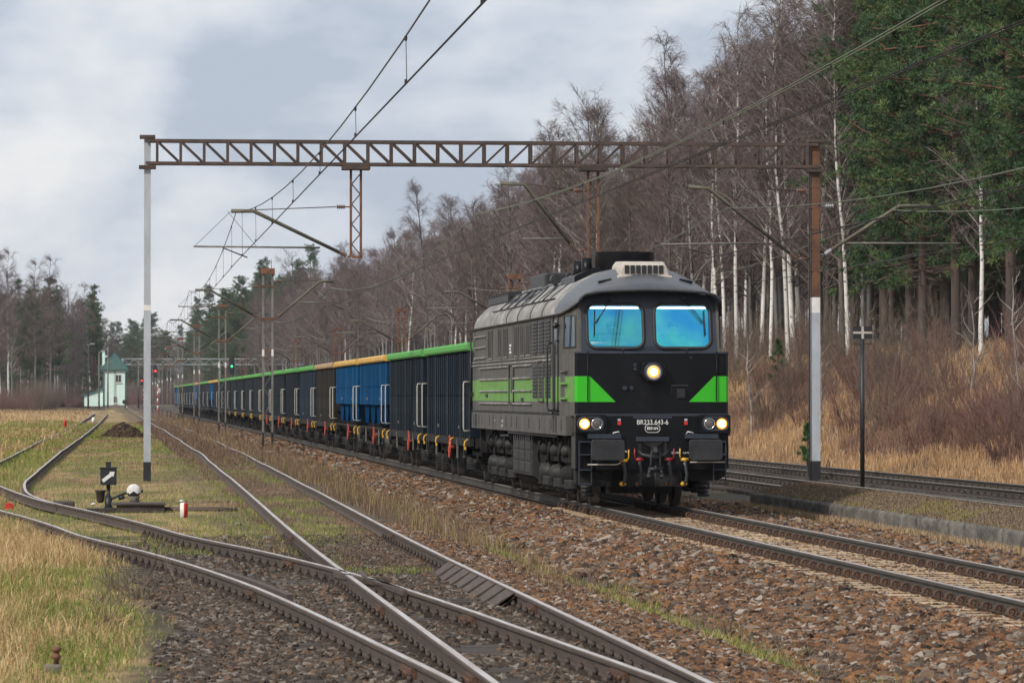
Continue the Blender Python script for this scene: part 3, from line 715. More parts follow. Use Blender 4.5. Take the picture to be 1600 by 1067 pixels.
# louvre columns
for y0, y1 in ((6.15,7.0),(5.0,5.85),(3.85,4.7)):
    for z0, z1 in ((2.80,3.46),(1.97,2.62)):
        b = MB(); b.box(-1.486,-1.474,y0,y1,z0,z1); lv = b.build('louvre_panel', M['black'], loco)
        k = 0
        b = MB()
        for z in np.arange(z0+.03, z1-.02, .068):
            for j in range(4):
                yy = y0+.04+j*(y1-y0-.06)/4
                b.add([(-1.487,yy,z),(-1.487,yy+.16,z),(-1.505,yy+.16,z+.012),(-1.505,yy,z+.012),(-1.487,yy,z+.045),(-1.487,yy+.16,z+.045)],
                      [(0,1,2,3),(3,2,5,4),(0,3,4),(1,5,2)])
        b.build('louvres', M['under2'], lv)
b = MB()
for y0,y1 in ((5.0,5.85),):
    pts = rrect((y0+y1)/2, 2.30, 1.02, .76, .08); pts = [(-1.50,u,w) for u,w in pts]; b.tube(pts+[pts[0]], .012, 5, caps=False)
b.build('louvre_frame', M['lgrey'], loco)
b = MB(); pts = [(-1.49,u,w) for u,w in rrect(11.15,2.25,.95,.80,.12)]; b.tube(pts+[pts[0]], .014, 5, caps=False); b.build('hatch_frame', M['black'], loco)
MB().box(-1.484,-1.474,10.95,11.4,2.08,2.38).build('hatch_mesh', M['black'], loco)
# vertical panel joints, rear corner post
for y in (10.95,19.55):
    MB().box(-1.482,-1.474,y-.02,y+.02,1.7,3.5).build('panel_joint', M['black'], loco)
b = MB(); b.tube([(-1.54,19.9,1.75),(-1.54,19.9,3.35)], .02, 6); b.box(-1.55,-1.47,19.86,19.94,2.9,3.0); b.box(-1.55,-1.47,19.86,19.94,2.0,2.1); b.build('handrail', M['black'], loco)
# engine room / cab door with handrails
b = MB(); pts = [(-1.486,u,w) for u,w in rrect(2.95,2.62,.82,1.76,.12)]; b.tube(pts+[pts[0]], .014, 5, caps=False)
dr = b.build('door_seal', M['black'], loco)
MB().prism([(u,w) for u,w in rrect(2.95,3.1,.42,.62,.08)], 0, -1.484, -1.47).build('door_window', M['glass_dark'], dr)
for y, z1 in ((3.62,3.0),(2.40,3.02)):
    b = MB(); b.tube([(-1.48,y,1.74),(-1.56,y,1.76),(-1.565,y,1.85),(-1.565,y,z1-.06),(-1.555,y,z1),(-1.48,y,z1)], .018, 8); b.build('handrail', M['black'], loco)
b = MB(); b.tube([(-1.565,3.62,1.85),(-1.57,3.4,1.70),(-1.57,2.7,1.70),(-1.565,2.42,1.85)], .015, 6); b.build('door_step_loop', M['black'], loco)
for z in (2.46,2.24,1.97):
    MB().box(-1.50,-1.42,1.45,2.15,z-.02,z+.02).build('grab_rung', M['lgrey'] if z>2.4 else M['lgreen_d'], loco, bevel=.008)
# stencil marks
for y, z, w in ((11.5,3.05,.32),(11.55,2.98,.22),(11.5,2.91,.3)):
    MB().box(-1.4795,-1.474,y-w/2,y+w/2,z-.022,z+.022).build('stencil_mark', M['white_let'], loco)
for y, z in ((14.6,1.5),(12.9,1.5),(13,1.4),(9,1.95),(16.6,2.03)):
    MB().box(-1.5065,-1.47,y-.2,y+.2,z-.03,z+.03).build('stencil_mark', M['lroof'] if z<1.6 else M['black'], loco)

# nose: lower cab, plan narrows to the front
plan = [(-1.475,2.36),(-1.475,2.2),(-1.385,.74),(-1.34,.68),(-.7,.635),(0,.625),(.7,.635),(1.34,.68),(1.385,.74),(1.475,2.2),(1.475,2.36)]
b = MB(); b.prism(plan, 2, 1.66, 2.78, 0, 0)
nose = b.build('nose', [M['lblack'], M['lgrey']], loco)
for p in nose.data.polygons:
    if abs(p.normal.x) > .9: p.material_index = 1
for s in (-1,1):                                              # dusty green on the cab flank
    b = MB(); b.add([(s*1.479,2.3,1.91),(s*1.390,.76,1.91),(s*1.390,.76,2.37),(s*1.479,2.3,2.37),(s*1.47,2.3,1.91),(s*1.38,.76,1.91),(s*1.38,.76,2.37),(s*1.47,2.3,2.37)],
          [(0,1,2,3),(4,7,6,5),(0,4,5,1),(1,5,6,2),(2,6,7,3),(3,7,4,0)])
    b.build('cab_band', M['lgreen_d'], nose)
def yfront(x): x = abs(x); return np.interp(x, [0,.7,1.34,1.385], [.625,.635,.68,.74])
for s in (-1,1):                                              # green wedges on the front
    outl = [(1.383,.738),(1.34,.68),(1.1,.66)]
    b = MB(); top = [(1.384,2.37),(1.34,2.37),(1.12,2.37)]; 
    xs = [1.384,1.34,1.12,.9,.665]
    zt = [2.37,2.37,2.37,2.15,1.915]
    vs = []
    for x_, z_ in zip(xs, zt): vs += [(s*x_, yfront(x_)-.004, 1.91), (s*x_, yfront(x_)-.004, z_)]
    fs = [(2*i,2*i+1,2*i+3,2*i+2) for i in range(4)]
    b.add(vs, fs)
    # thickness
    o = b.build('green_wedge', M['lgreen'], nose); sol = o.modifiers.new('thick','SOLIDIFY'); sol.thickness = .003; sol.offset = 1
MB().prism([(x_,y_-.03) for x_,y_ in plan[2:9]]+[(1.30,.9),(-1.30,.9)], 2, 1.615, 1.70).build('front_ledge', M['lnavy'], nose)
MB().prism([(x_*1.008,y_-.02) for x_,y_ in plan[2:9]]+[(1.36,1.3),(-1.36,1.3)], 2, 2.765, 2.81).build('windscreen_ledge', M['lnavy'], nose, bevel=.01)
for s in (-1,1):
    b = MB(); b.tube([(s*1.16,.63,2.82),(s*1.16,.625,1.92)], .011, 6); b.build('vertical_pipe', M['lblack'], nose)
for s in (-.52,.62):
    b = MB(); b.tube([(s-.12,.60,2.86),(s+.40 if s<0 else s+.10,.60,2.86)], .008, 6); b.cyl((s,.62,2.79),(s,.60,2.86),.012,6)
    b.build('grab_bar', M['black'], nose)
# centre headlight in its hexagonal hood
b = MB(); hexo = [(-.20,2.58),(-.16,2.62),(.16,2.62),(.20,2.58),(.235,2.40),(.13,2.27),(-.13,2.27),(-.235,2.40)]
b.prism(hexo, 1, .47, .63); hood = b.build('lamp_hood', M['lblack'], nose, bevel=.012)
b = MB(); pts = [(.150*math.cos(a),.462,2.445+.150*math.sin(a)) for a in np.linspace(0,2*math.pi,29)]; b.tube(pts, .022, 8, caps=False); b.build('lamp_rim', M['lnavy'], hood)
MB().lathe([(.135,0),(.13,.01)], (0,.458,2.445), (0,1,0), 24).build('lamp_reflector', M['chrome'], hood)
MB().lathe([(.02,-.018),(.08,-.014),(.108,-.002),(.108,.0)], (0,.455,2.445), (0,1,0), 20).build('lamp_lens', M['lamp_halo'], hood)
MB().lathe([(.02,-.03),(.055,-.026),(.068,-.014),(.068,.0)], (0,.455,2.445), (0,1,0), 20).build('lamp_bulb', M['lamp_on'], hood)
MB().cyl((-.50,.63,2.16),(-.50,.585,2.16),.042,14).build('jumper_socket', M['lnavy'], nose); MB().cyl((-.375,.63,2.16),(-.375,.60,2.16),.038,14).build('jumper_socket', M['lnavy'], nose)
b = MB(); b.cyl((.70,.635,2.70),(.70,.62,2.70),.025,12); b.build('small_marker_lamp', M['lnavy'], nose)
b = MB(); b.box(.36,.64,.612,.64,2.19,2.22); b.box(.44,.59,.60,.64,1.98,2.15); b.box(.46,.57,.59,.64,2.0,2.12); b.build('socket_box', M['black'], nose)
b = MB(); b.tube([(.34,.618,1.98),(.34,.618,2.21),(.64,.618,2.21),(.64,.618,1.98)], .006, 4); b.build('hatch_outline', M['lnavy'], nose)
b = MB(); b.box(-.34,-.28,.61,.64,2.55,2.60); b.cyl((-.31,.62,2.50),(-.31,.60,2.50),.03,8); b.build('hose_clip', M['lnavy'], nose)

# cab upper front with two windscreens
SL = .22                                                       # rearward slope of the windscreen plane
pane = lambda s: rrect(s*.61, 3.275, .96, .74, .13)
outer = [(-1.27,2.80),(1.27,2.80),(1.235,3.70),(1.13,3.83),(.5,3.89),(-.5,3.89),(-1.13,3.83),(-1.235,3.70)]
me = holed(outer, [pane(-1), pane(1)], 0, .04); me.materials.append(M['lnavy'])
cf = link('cab_front', me, loco, (0,0,0))
def slope(me, y0=.98):
    for v in me.vertices: v.co.y += y0 + (v.co.z-2.80)*SL + .03*abs(v.co.x)
slope(me)
def slope_pts(pl, dy): return [(u, .98+(w-2.80)*SL+.03*abs(u)+dy, w) for u,w in pl]
for s in (-1,1):
    b = MB(); pts = slope_pts(rrect(s*.61,3.275,1.02,.80,.16,6), -.004); b.tube(pts+[pts[0]], .030, 8, caps=False); b.build('window_seal', M['rubber'], cf)
    me = holed(rrect(s*.61,3.275,.975,.755,.135), [], 0, .006); me.materials.append(M['screen']); slope(me, .992); link('windscreen', me, cf)
# wipers
for s, xs in ((-1,(-.62,-.97)),(1,(.62,1.0))):
    b = MB(); P = lambda u,w,d: (u, .98+(w-2.80)*SL+.03*abs(u)-d, w)
    piv = (xs[0]+s*.03, 3.78); end = (xs[1], 3.33)
    b.tube([P(*piv,.035), P(*end,.05)], .008, 5); b.tube([P(piv[0]-.06,piv[1]-.01,.035), P(end[0]-.03*s,end[1],.05)], .006, 5)
    b.cyl(P(*piv,.06), P(*piv,0), .03, 8); b.tube([P(end[0]+s*.005,3.56,.04), P(end[0]+s*.02,3.10,.04)], .010, 5)
    b.build('wiper', M['black'], cf)
# upper cab flanks with side windows
for s in (-1,1):
    b = MB()
    def xx(y, z): return np.interp(y,[.98,2.36],[1.275,1.474]) - .05*(z-2.78)*(2.4-y)/1.4
    for A in ([(2.78,1.0),(2.78,2.4),(2.90,2.4),(2.90,1.026)], [(3.46,1.149),(3.46,2.4),(3.53,2.4),(3.73,1.19)], [(2.90,1.026),(2.90,1.22),(3.46,1.30),(3.46,1.149)], [(2.90,2.05),(2.90,2.4),(3.46,2.4),(3.46,2.05)], [(2.90,1.59),(2.90,1.63),(3.46,1.63),(3.46,1.59)]):
        b.add([(s*xx(y,z),y,z) for z,y in A]+[(s*(xx(y,z)-.05),y,z) for z,y in A], [(0,1,2,3),(4,7,6,5),(0,4,5,1),(1,5,6,2),(2,6,7,3),(3,7,4,0)])
    fl = b.build('cab_side', M['lgrey'], loco)
    for (y0,y1,mt) in ((1.22,1.60,'side_glass'),(1.62,2.05,'glass_dark')):
        q = [(2.90,y0),(2.90,y1),(3.46,y1),(3.46,y0+(.10 if y0<1.5 else 0))]
        b = MB(); b.add([(s*(xx(y,z)+.006),y,z) for z,y in q]+[(s*(xx(y,z)-.002),y,z) for z,y in q], [(0,1,2,3),(4,7,6,5),(0,4,5,1),(1,5,6,2),(2,6,7,3),(3,7,4,0)])
        w = b.build('side_window', M['side_glass'], fl)
        b = MB(); pts = [(s*(xx(y,z)+.008),y,z) for z,y in q]; b.tube(pts+[pts[0]], .016, 6, caps=False); b.build('window_frame', M['black'], w)
    b = MB(); b.lathe([(.001,-.05),(.04,-.042),(.06,0),(.04,.042),(.001,.05)], (s*1.56,2.35,3.30), (0,1,0), 12); b.tube([(s*1.56,2.35,3.30),(s*1.47,2.38,3.30)], .02, 6)
    if s < 0: b.build('mirror', M['black'], fl)
# roof
full = [(-1.49,3.49),(-1.485,3.60),(-1.43,3.73),(-1.28,3.90),(-.98,4.14),(-.62,4.31),(-.3,4.38),(0,4.40)]
brow = [(-1.275,3.69),(-1.27,3.73),(-1.24,3.775),(-1.16,3.825),(-.95,3.865),(-.6,3.89),(-.3,3.90),(0,3.905)]
def sec(t, y, lift=0):
    h = [(a[0]*(1-t)+c_[0]*t, a[1]*(1-t)+c_[1]*t) for a, c_ in zip(brow, full)]
    h = [(u, w+lift*(1-abs(u)/1.5)) for u, w in h]
    h = h + [(-u, w) for u, w in h[-2::-1]]
    return [(u, y, w) for u, w in h]
b = MB()
b.loft([sec(0,.93), sec(.03,.94,.05), sec(.16,1.10,.08), sec(.45,1.55,.07), sec(.74,2.0,.03), sec(.95,2.4,.01), sec(1,3.0)], 0, sm=True)
b.build('roof_front', M['lroof_front'], loco)
b = MB(); b.loft([sec(1,y) for y in (3.0,6,9,12,15,18,19.6)] + [sec(.75,20.1)], 0, sm=True)
rf = b.build('roof', M['lroof'], loco)
b = MB(); pts = [(u,y-.02,w+.005) for u,y,w in sec(0,.93)]; b.tube([(-1.49,2.4,3.49),(-1.37,1.55,3.595)]+pts+[(1.37,1.55,3.595),(1.49,2.4,3.49)], .026, 8); b.build('brow_trim', M['black'], loco)
b = MB(); b.tube([(-1.50,2.3,3.50),(-1.50,20.1,3.50)], .022, 6); b.tube([(1.50,2.3,3.50),(1.50,20.1,3.50)], .022, 6); b.build('rain_gutter', M['under2'], loco)
def roofz(x): return float(np.interp(abs(x), [-p[0] for p in full[::-1]], [p[1] for p in full[::-1]]))
for y in (5.2,7.4,9.9,12.2):                                  # roof seams
    b = MB(); pts = [(u,y,w+.008) for u,_,w in sec(1,y)]; b.tube(pts, .016, 5); b.build('roof_seam', M['black'], rf)
for s in (-1,):
    b = MB(); b.tube([(s*1.36,y_,roofz(1.36)+.03) for y_ in (4.2,16.5)], .014, 5)
    for y_ in (6.5,8.5,10.5,12,13.5,15): b.tube([(s*1.36,y_,roofz(1.36)+.03),(s*1.02,y_,roofz(1.02)+.05)], .014, 5)
    b.tube([(s*1.02,9.8,roofz(1.02)+.05),(s*1.02,16.5,roofz(1.02)+.05)], .014, 5); b.build('roof_rail', M['black'], rf)
for i in range(5):                                            # radiator grille slats
    y = 10.4 + i*1.0
    b = MB(); b.add([(-1.20,y,roofz(1.2)+.02),(-1.20,y+.8,roofz(1.2)+.02),(-.80,y+.8,roofz(.8)+.03),(-.80,y,roofz(.8)+.03),(-1.20,y,roofz(1.2)-.04),(-1.20,y+.8,roofz(1.2)-.04),(-.80,y+.8,roofz(.8)-.04),(-.80,y,roofz(.8)-.04)],
              [(0,1,2,3),(4,7,6,5),(0,4,5,1),(1,5,6,2),(2,6,7,3),(3,7,4,0)]); b.build('radiator_shutter', M['lblack'], rf)
b = MB()
for i in range(11):
    y = 15.6+i*.4; b.box(-1.12,-.82,y,y+.13,roofz(.98)-.02,roofz(.98)+.12)
b.box(-1.14,-1.10,15.4,20.0,roofz(1.12)+.02,roofz(1.12)+.16); b.build('perforated_grille', M['black'], rf)
for y in (5.6,6.6):                                           # lifting eyes
    b = MB(); b.tube([(-.80,y+.0,roofz(.8)+.07+.07*math.sin(a)) if False else (-.80+.075*math.cos(a),y,roofz(.8)+.08+.075*math.sin(a)) for a in np.linspace(0,2*math.pi,15)], .022, 6, caps=False); b.build('lifting_eye', M['black'], rf)
b = MB(); b.cyl((-.95,7.6,4.30),(-.95,8.0,4.30),.10,14); b.box(-.98,-.92,7.7,7.9,4.15,4.24); b.build('horn', M['black'], rf)
b = MB(); pts = [(.56*math.cos(a),4.55+.42*math.sin(a)) for a in np.linspace(0,2*math.pi,29)[:-1]]
b.loft([[(u*k,(v-4.55)*k+4.55,z) for u,v in pts] for k,z in ((.96,4.30),(.97,4.44),(1.0,4.46),(1.02,4.72))], 0, closed=True, sm=True); b.loft([[(u*k,(v-4.55)*k+4.55,z) for u,v in pts] for k,z in ((1.02,4.72),(.96,4.72),(.9,4.4))], 0, closed=True, sm=True)
b.build('exhaust_cowl', M['lblack'], rf)
for x_, y_, r_, h_ in ((-.67,4.9,.11,4.62),(-.74,5.6,.12,4.58)):
    b = MB(); b.cyl((x_,y_,4.2),(x_,y_,h_),r_,14); b.build('exhaust_stack', M['lblack'], rf)
b = MB(); b.loft([[(-.98,y_,4.12),(-.98,y_,4.26),(-.62,y_,4.42),(-.5,y_,4.44),(-.4,y_,4.3)] for y_ in (4.3,6.6)], 0, cap=True); b.build('intake_casing', M['lblack'], rf)
b = MB(); b.box(-.5,.5,14,17,4.3,4.62); b.build('roof_fan_box', M['black'], rf, bevel=.04)
# air-conditioning unit
b = MB(); b.loft([[(-.46,y_,zb),(-.44,y_,zm),(-.38,y_,zt),(.38,y_,zt),(.44,y_,zm),(.46,y_,zb)] for y_,zb,zm,zt in ((1.70,4.19,4.29,4.39),(1.90,4.18,4.34,4.46),(2.9,4.28,4.40,4.49))], 0, cap=True)
ac = b.build('air_conditioner', M['ac'], loco, bevel=.025)
b = MB(); b.box(-.50,.50,1.62,3.0,4.12,4.20); b.build('base_tray', M['ac'], ac, bevel=.015)
for i in range(7):
    MB().box(-.36+i*.104,-.28+i*.104,1.685,1.72,4.235,4.385).build('vent_slot', M['black'], ac)
for s in (-1,1):
    MB().bar((s*.62,1.62,4.12),(s*.86,1.62,4.07),.18,.02,(0,.2,1)).build('roof_hatch', M['black'], loco)

# headlight clusters
for s in (-1,1):
    b = MB(); b.prism(rrect(s*1.115,1.515,.56,.335,.03), 1, .50, .80); hc = b.build('headlight_cluster', M['lblack'], loco, bevel=.01)
    b = MB(); pts = [(u,.495,w) for u,w in rrect(s*1.125,1.52,.47,.24,.115,6)]; b.tube(pts+[pts[0]], .014, 6, caps=False); b.build('cluster_rim', M['lnavy'], hc)
    MB().prism(rrect(s*1.125,1.52,.45,.215,.10,6), 1, .492, .50).build('reflector_plate', M['under2'], hc)
    b = MB(); c_ = s*1.235; b.lathe([(.001,-.02),(.06,-.017),(.09,-.008),(.096,0)], (c_,.49,1.52), (0,1,0), 20); hl = b.build('headlight', M['lamp_halo'], hc)
    b = MB(); b.lathe([(.001,-.032),(.045,-.029),(.066,-.018),(.068,0)], (c_,.49,1.52), (0,1,0), 20); b.build('headlight_bulb', M['lamp_on'], hl)
    c_ = s*1.012; b = MB(); b.tube([(c_+.092*math.cos(a),.486,1.52+.092*math.sin(a)) for a in np.linspace(0,2*math.pi,25)], .010, 6, caps=False); b.build('lamp_ring', M['chrome'], hc)
    b = MB(); b.lathe([(.001,-.012),(.06,-.008),(.085,0)], (c_,.49,1.52), (0,1,0), 20); b.build('tail_lamp', M['lampglass'], hc)
for s in (-1,1):
    b = MB(); b.box(s*.60-.03,s*.60+.03,.58,.62,1.50,1.57); b.build('red_tag', M['red'], loco); MB().box(s*.60-.025,s*.60+.025,.58,.62,1.575,1.61).build('tag_holder', M['gal'], loco)
# front plate, text
b = MB(); b.box(-1.0,1.0,.60,.9,.70,1.66); b.box(-1.38,1.38,.66,1.3,.72,1.36); b.build('buffer_beam', M['lblack'], loco)
MB().box(-.30,.30,.56,.61,1.20,1.285).build('coupler_bracket', M['lnavy'], loco, bevel=.01)
b = MB(); b.prism([(-.18,1.19),(.18,1.19),(.05,1.10),(-.05,1.10)], 1, .57, .61); b.box(-.26,-.20,.585,.61,.78,1.19); b.box(.20,.26,.585,.61,.78,1.19); b.build('coupler_pocket_frame', M['under'], loco)
text('number_lettering', 'BR233 643-6', .118, (0,.594,1.545), M['white_let'], loco, sx=.92)
text('force_lettering', '850 kN', .075, (0,.594,1.437), M['white_let'], loco, bold=.001, sx=.9)
b = MB(); pts = [(u,.597,w) for u,w in rrect(0,1.437,.27,.145,.072,6)]; b.tube(pts+[pts[0]], .005, 4, caps=False); b.build('lettering_outline', M['white_let'], loco)
text('pressure_lettering', '0,5 MPa', .048, (-.53,.594,1.025), M['white_let'], loco); text('pressure_lettering', '0,5 MPa', .048, (.42,.594,1.0), M['white_let'], loco); text('pressure_lettering', '1,0 MPa', .048, (.62,.594,1.0), M['white_let'], loco)
# buffers
for s in (-1,1):
    b = MB(); b.prism(rrect(s*.875,1.06,.60,.37,.06,5), 1, 0, .05); bf = b.build('buffer', M['buffer'], loco, bevel=.012)
    b = MB(); b.cyl((s*.875,.05,1.06),(s*.875,.35,1.06),.13,18); b.cyl((s*.875,.3,1.06),(s*.875,.68,1.06),.19,18); b.build('buffer_sleeve', M['under'], bf)
    b = MB(); b.box(s*.875-.3,s*.875+.3,.5,.62,1.26,1.34); b.build('step_plate', M['lnavy'], bf)
    b = MB(); b.tube([(s*.62,.2,.83),(s*.70,.18,.80),(s*1.22,.18,.80)] if s<0 else [(.62,.2,.84),(1.25,.2,.84)], .012, 6); b.build('shunter_bar', M['ac'], bf)
    b = MB(); b.tube([(s*.70,.58,1.28),(s*.72,.50,1.36),(s*.62,.50,1.38),(s*.60,.58,1.33)], .010, 6); b.build('shunter_handle', M['white_let'], bf)
# hook and screw coupling
b = MB(); b.prism([(.62,1.12),(.30,1.12),(.16,1.10),(.12,1.02),(.17,.95),(.22,.98),(.24,1.03),(.34,1.03),(.4,.96),(.62,.96)], 0, -.035, .035); hk = b.build('draw_hook', M['buffer'], loco, bevel=.01)
b = MB()
for s in (-1,1): b.tube([(s*.02,.20,1.06),(s*.075,.19,1.0),(s*.085,.2,.80),(s*.10,.21,.72)], .02, 8)
b.cyl((-.13,.21,.72),(.13,.21,.72),.035,10); b.cyl((-.02,.2,.73),(.02,.2,.73),.06,12)
for s in (-1,1): b.cyl((s*.10,.21,.72),(s*.12,.21,.60),.03,8); b.cyl((s*.14,.21,.56),(s*.10,.21,.62),.045,8)
b.cyl((0,.21,.70),(0,.21,.38),.012,6); b.build('screw_coupling', M['buffer'], hk)
b = MB(); b.tube([(-.27,.5,1.03),(-.2,.45,.97),(-.05,.4,.93),(.05,.4,.93),(.2,.45,.97),(.27,.5,1.03)], [.025,.03,.045,.045,.03,.025], 8); b.build('guide_yoke', M['buffer'], hk)
# hoses
for x_, mk, dz, sgn in ((-.54,'yellow',0,1),(-.255,'lred',.02,-1),(.27,'lred',.02,1),(.56,'yellow',.02,-1)):
    b = MB(); b.tube([(x_,.42,.83+dz),(x_+.01,.40,.75),(x_+.03,.40,.62),(x_+.02,.42,.50),(x_-.02,.44,.45)], .028, 10); hs = b.build('brake_hose', M['hose'], loco)
    b = MB(); b.cyl((x_-.07,.47,.865+dz),(x_+.07,.47,.865+dz),.028,10); b.lathe([(.03,0),(.042,.03),(.03,.06)], (x_,.47,.835+dz), (0,0,1), 10); b.cyl((x_,.62,.865+dz),(x_,.44,.865+dz),.03,10)
    b.tube([(x_+sgn*.07,.45,.865+dz),(x_+sgn*.09,.43,.93+dz),(x_+sgn*.09,.42,1.06+dz)], .012, 6); b.build('valve', M[mk], hs)
    b = MB(); b.cyl((x_-.02,.44,.475),(x_-.05,.46,.43),.038,10); b.cyl((x_+.03,.44,.46),(x_-.0,.47,.44),.025,8); b.build('hose_coupling', M['yellow'] if mk=='yellow' else M['rust'], hs)
    MB().cyl((x_,.42,.80+dz),(x_,.42,.785+dz),.031,10).build('hose_clamp', M['gal'], hs)
# ladder and pilot
for s in (-1,1):
    b = MB()
    for dx in (-.11,.11): b.bar((s*1.21+dx,.60,.42),(s*1.21+dx,.60,1.22),.02,.03)
    for z in (.45,.70,.97,1.2): b.box(s*1.21-.11,s*1.21+.11,.55,.66,z-.012,z+.012)
    b.build('ladder', M['lnavy'], loco)
    b = MB(); b.prism([(.68,.72),(1.36,.72),(1.34,.58),(1.2,.50),(.72,.50)] if s>0 else [(-.68,.72),(-1.36,.72),(-1.34,.45),(-1.12,.40),(-.72,.40)], 1, .85, 1.3); b.build('corner_apron', M['under'], loco)
    b = MB()
    for yk in (0,.12,.24): b.lathe([(.10,0),(.115,.03),(.10,.06)], (s*1.05,1.5+yk,.20+.07*(yk/.12)), (0,0,1), 10)
    b.build('sand_pipe_boot', M['rubber'], loco)
b = MB(); b.box(-.52,.52,.64,.68,.40,.72); b.build('centre_apron', M['under'], loco)
# underside mass between the bogies and dark interior
b = MB(); b.box(-1.2,1.2,1.3,20,.95,1.32); b.build('underframe', M['under'], loco)
b = MB(); b.prism([(-1.38,1.25),(1.38,1.25),(1.38,.45),(1.1,.28),(-1.1,.28),(-1.38,.45)], 1, 8.2, 11.9); ft = b.build('fuel_tank', M['under2'], loco, bevel=.02)
for i in range(3):
    for z0,z1 in ((.50,.70),(.74,.92),(.96,1.12)):
        MB().box(-1.40,-1.37,8.3+i*1.15,9.3+i*1.15,z0,z1).build('tank_panel', M['under2'], ft, bevel=.01)
    for j in range(3): MB().box(-1.41,-1.375,8.35+i*1.15+j*.36,8.5+i*1.15+j*.36,1.13,1.25).build('battery_clip', M['black'], ft)
b = MB(); b.add([(-1.38,8.1,.42),(-1.1,7.4,.22),(-1.1,12.2,.22),(-1.38,12.0,.42),(-1.05,7.4,.20),(-1.05,12.2,.20)], [(0,1,2,3),(1,4,5,2)]); o=b.build('tank_skirt', M['under'], ft)
def wheel(parent, x_, y_, r, name='wheel'):
    s = 1 if x_ > 0 else -1
    b = MB(); b.lathe([(.08,-.09),(.1,-.075),(.14,-.06),(r-.09,-.03),(r-.06,-.065),(r,-.065),(r+.005,.05),(r+.028,.065),(r+.025,.075),(r-.07,.075),(r-.09,.03),(.1,.05),(.08,.05)], (x_,y_,r), (-s,0,0), 28)
    return b.build(name, M['tyre'], parent)
def loco_bogie(yc):
    b = MB()
    for s in (-1,1): b.prism([(yc-2.7,.62),(yc-2.4,.78),(yc+2.4,.78),(yc+2.7,.62),(yc+2.7,.92),(yc-2.7,.92)], 0, s*1.10-.08, s*1.10+.08)
    b.box(-1.1,1.1,yc-2.7,yc-2.5,.62,.9); b.box(-1.1,1.1,yc+2.5,yc+2.7,.62,.9)
    bg = b.build('bogie', M['under'], loco)
    for dy in (-1.85,0,1.85):
        for s in (-1,1): wheel(bg, s*.755, yc+dy, .525)
        MB().cyl((-.8,yc+dy,.525),(.8,yc+dy,.525),.09,10).build('axle', M['under'], bg)
        for s in (-1,1):
            b = MB(); b.lathe([(.001,0),(.10,.01),(.16,.05),(.17,.14),(.19,.16),(.19,.22)], (s*1.37,yc+dy,.56), (-s,0,0), 16); b.build('axle_box', M['under2'] if dy>=0 else M['under'], bg)
            for d2 in (-.42,.42):
                b = MB(); b.lathe([(.14,0),(.155,.03),(.14,.06),(.155,.09),(.14,.12),(.155,.15),(.14,.18)], (s*1.2,yc+dy+d2,.30), (0,0,1), 12); b.cyl((s*1.2,yc+dy+d2,.22),(s*1.2,yc+dy+d2,.30),.08,8,r2=.11); b.build('spring', M['under2'] if d2<0 else M['under'], bg)
            b = MB(); b.lathe([(.001,-.12),(.05,-.115),(.11,-.07),(.12,.02),(.10,.06),(.06,.10)], (s*1.30,yc+dy-.5,1.0), (-s,0,0), 16); b.box(s*1.2-.1,s*1.2+.1,yc+dy-.75,yc+dy-.70,.8,1.25); b.tube([(s*1.35,yc+dy-.6,1.15),(s*1.3,yc+dy-.5,1.25),(s*1.2,yc+dy-.3,1.28)], .03, 6); b.build('brake_cylinder', M['under2'] if dy<=0 else M['under'], bg)
            b = MB(); b.tube([(s*1.36,yc+dy-.2,1.2),(s*1.38,yc+dy+.1,.9),(s*1.33,yc+dy+.4,.75)], .022, 6); b.box(s*1.3-.05,s*1.3+.05,yc+dy+.2,yc+dy+.5,.9,1.15); b.build('brake_rigging', M['under'], bg)
    for dy in (-1.85,0,1.85): MB().box(-.6,.6,yc+dy-.75,yc+dy+.55,.24,.95).build('traction_motor', M['under'], bg)
    return bg
loco_bogie(5.0); loco_bogie(15.6)
b = MB(); b.tube([(-1.45,3.0,1.27),(-1.45,12,1.27),(-1.42,12.2,1.2),(-1.42,14,1.18)], .03, 6); b.build('air_pipe', M['under2'], loco)
# rear end wall gangway, rear buffers
b = MB(); b.box(-1.3,1.3,20.1,20.2,.75,1.3)
for s in (-1,1): b.cyl((s*.875,20.2,1.06),(s*.875,20.8,1.06),.12,12); b.cyl((s*.875,20.76,1.06),(s*.875,20.82,1.06),.25,16)
b.build('rear_buffers', M['under'], loco)
# cab interior
b = MB(); b.box(-1.25,1.25,2.28,2.33,1.8,3.88); b.box(-1.22,1.22,1.05,2.28,2.55,2.58); ci = b.build('cab_interior', M['cab_in'], loco)
b = MB(); b.prism([(1.06,2.60),(1.06,2.88),(1.3,2.93),(1.55,2.80),(1.55,2.60)], 0, -1.15, 1.15); b.build('desk', M['under2'], ci)
b = MB(); b.box(-1.05,-.25,1.06,1.12,2.93,2.985); b.build('desk_paper', M['white'], ci)
for s in (-1,1): MB().box(s*.61-.44,s*.61+.44,1.24,1.27,3.585,3.625).build('added_cab_glow', M['added_cab_glow'], ci)  # glowing strips added along the windscreen tops to light the crew
for x_ in (-.62,.60):
    b = MB(); b.box(x_-.26,x_+.26,2.10,2.22,2.6,3.15); b.build('seat_back', M['black'], ci, bevel=.04)

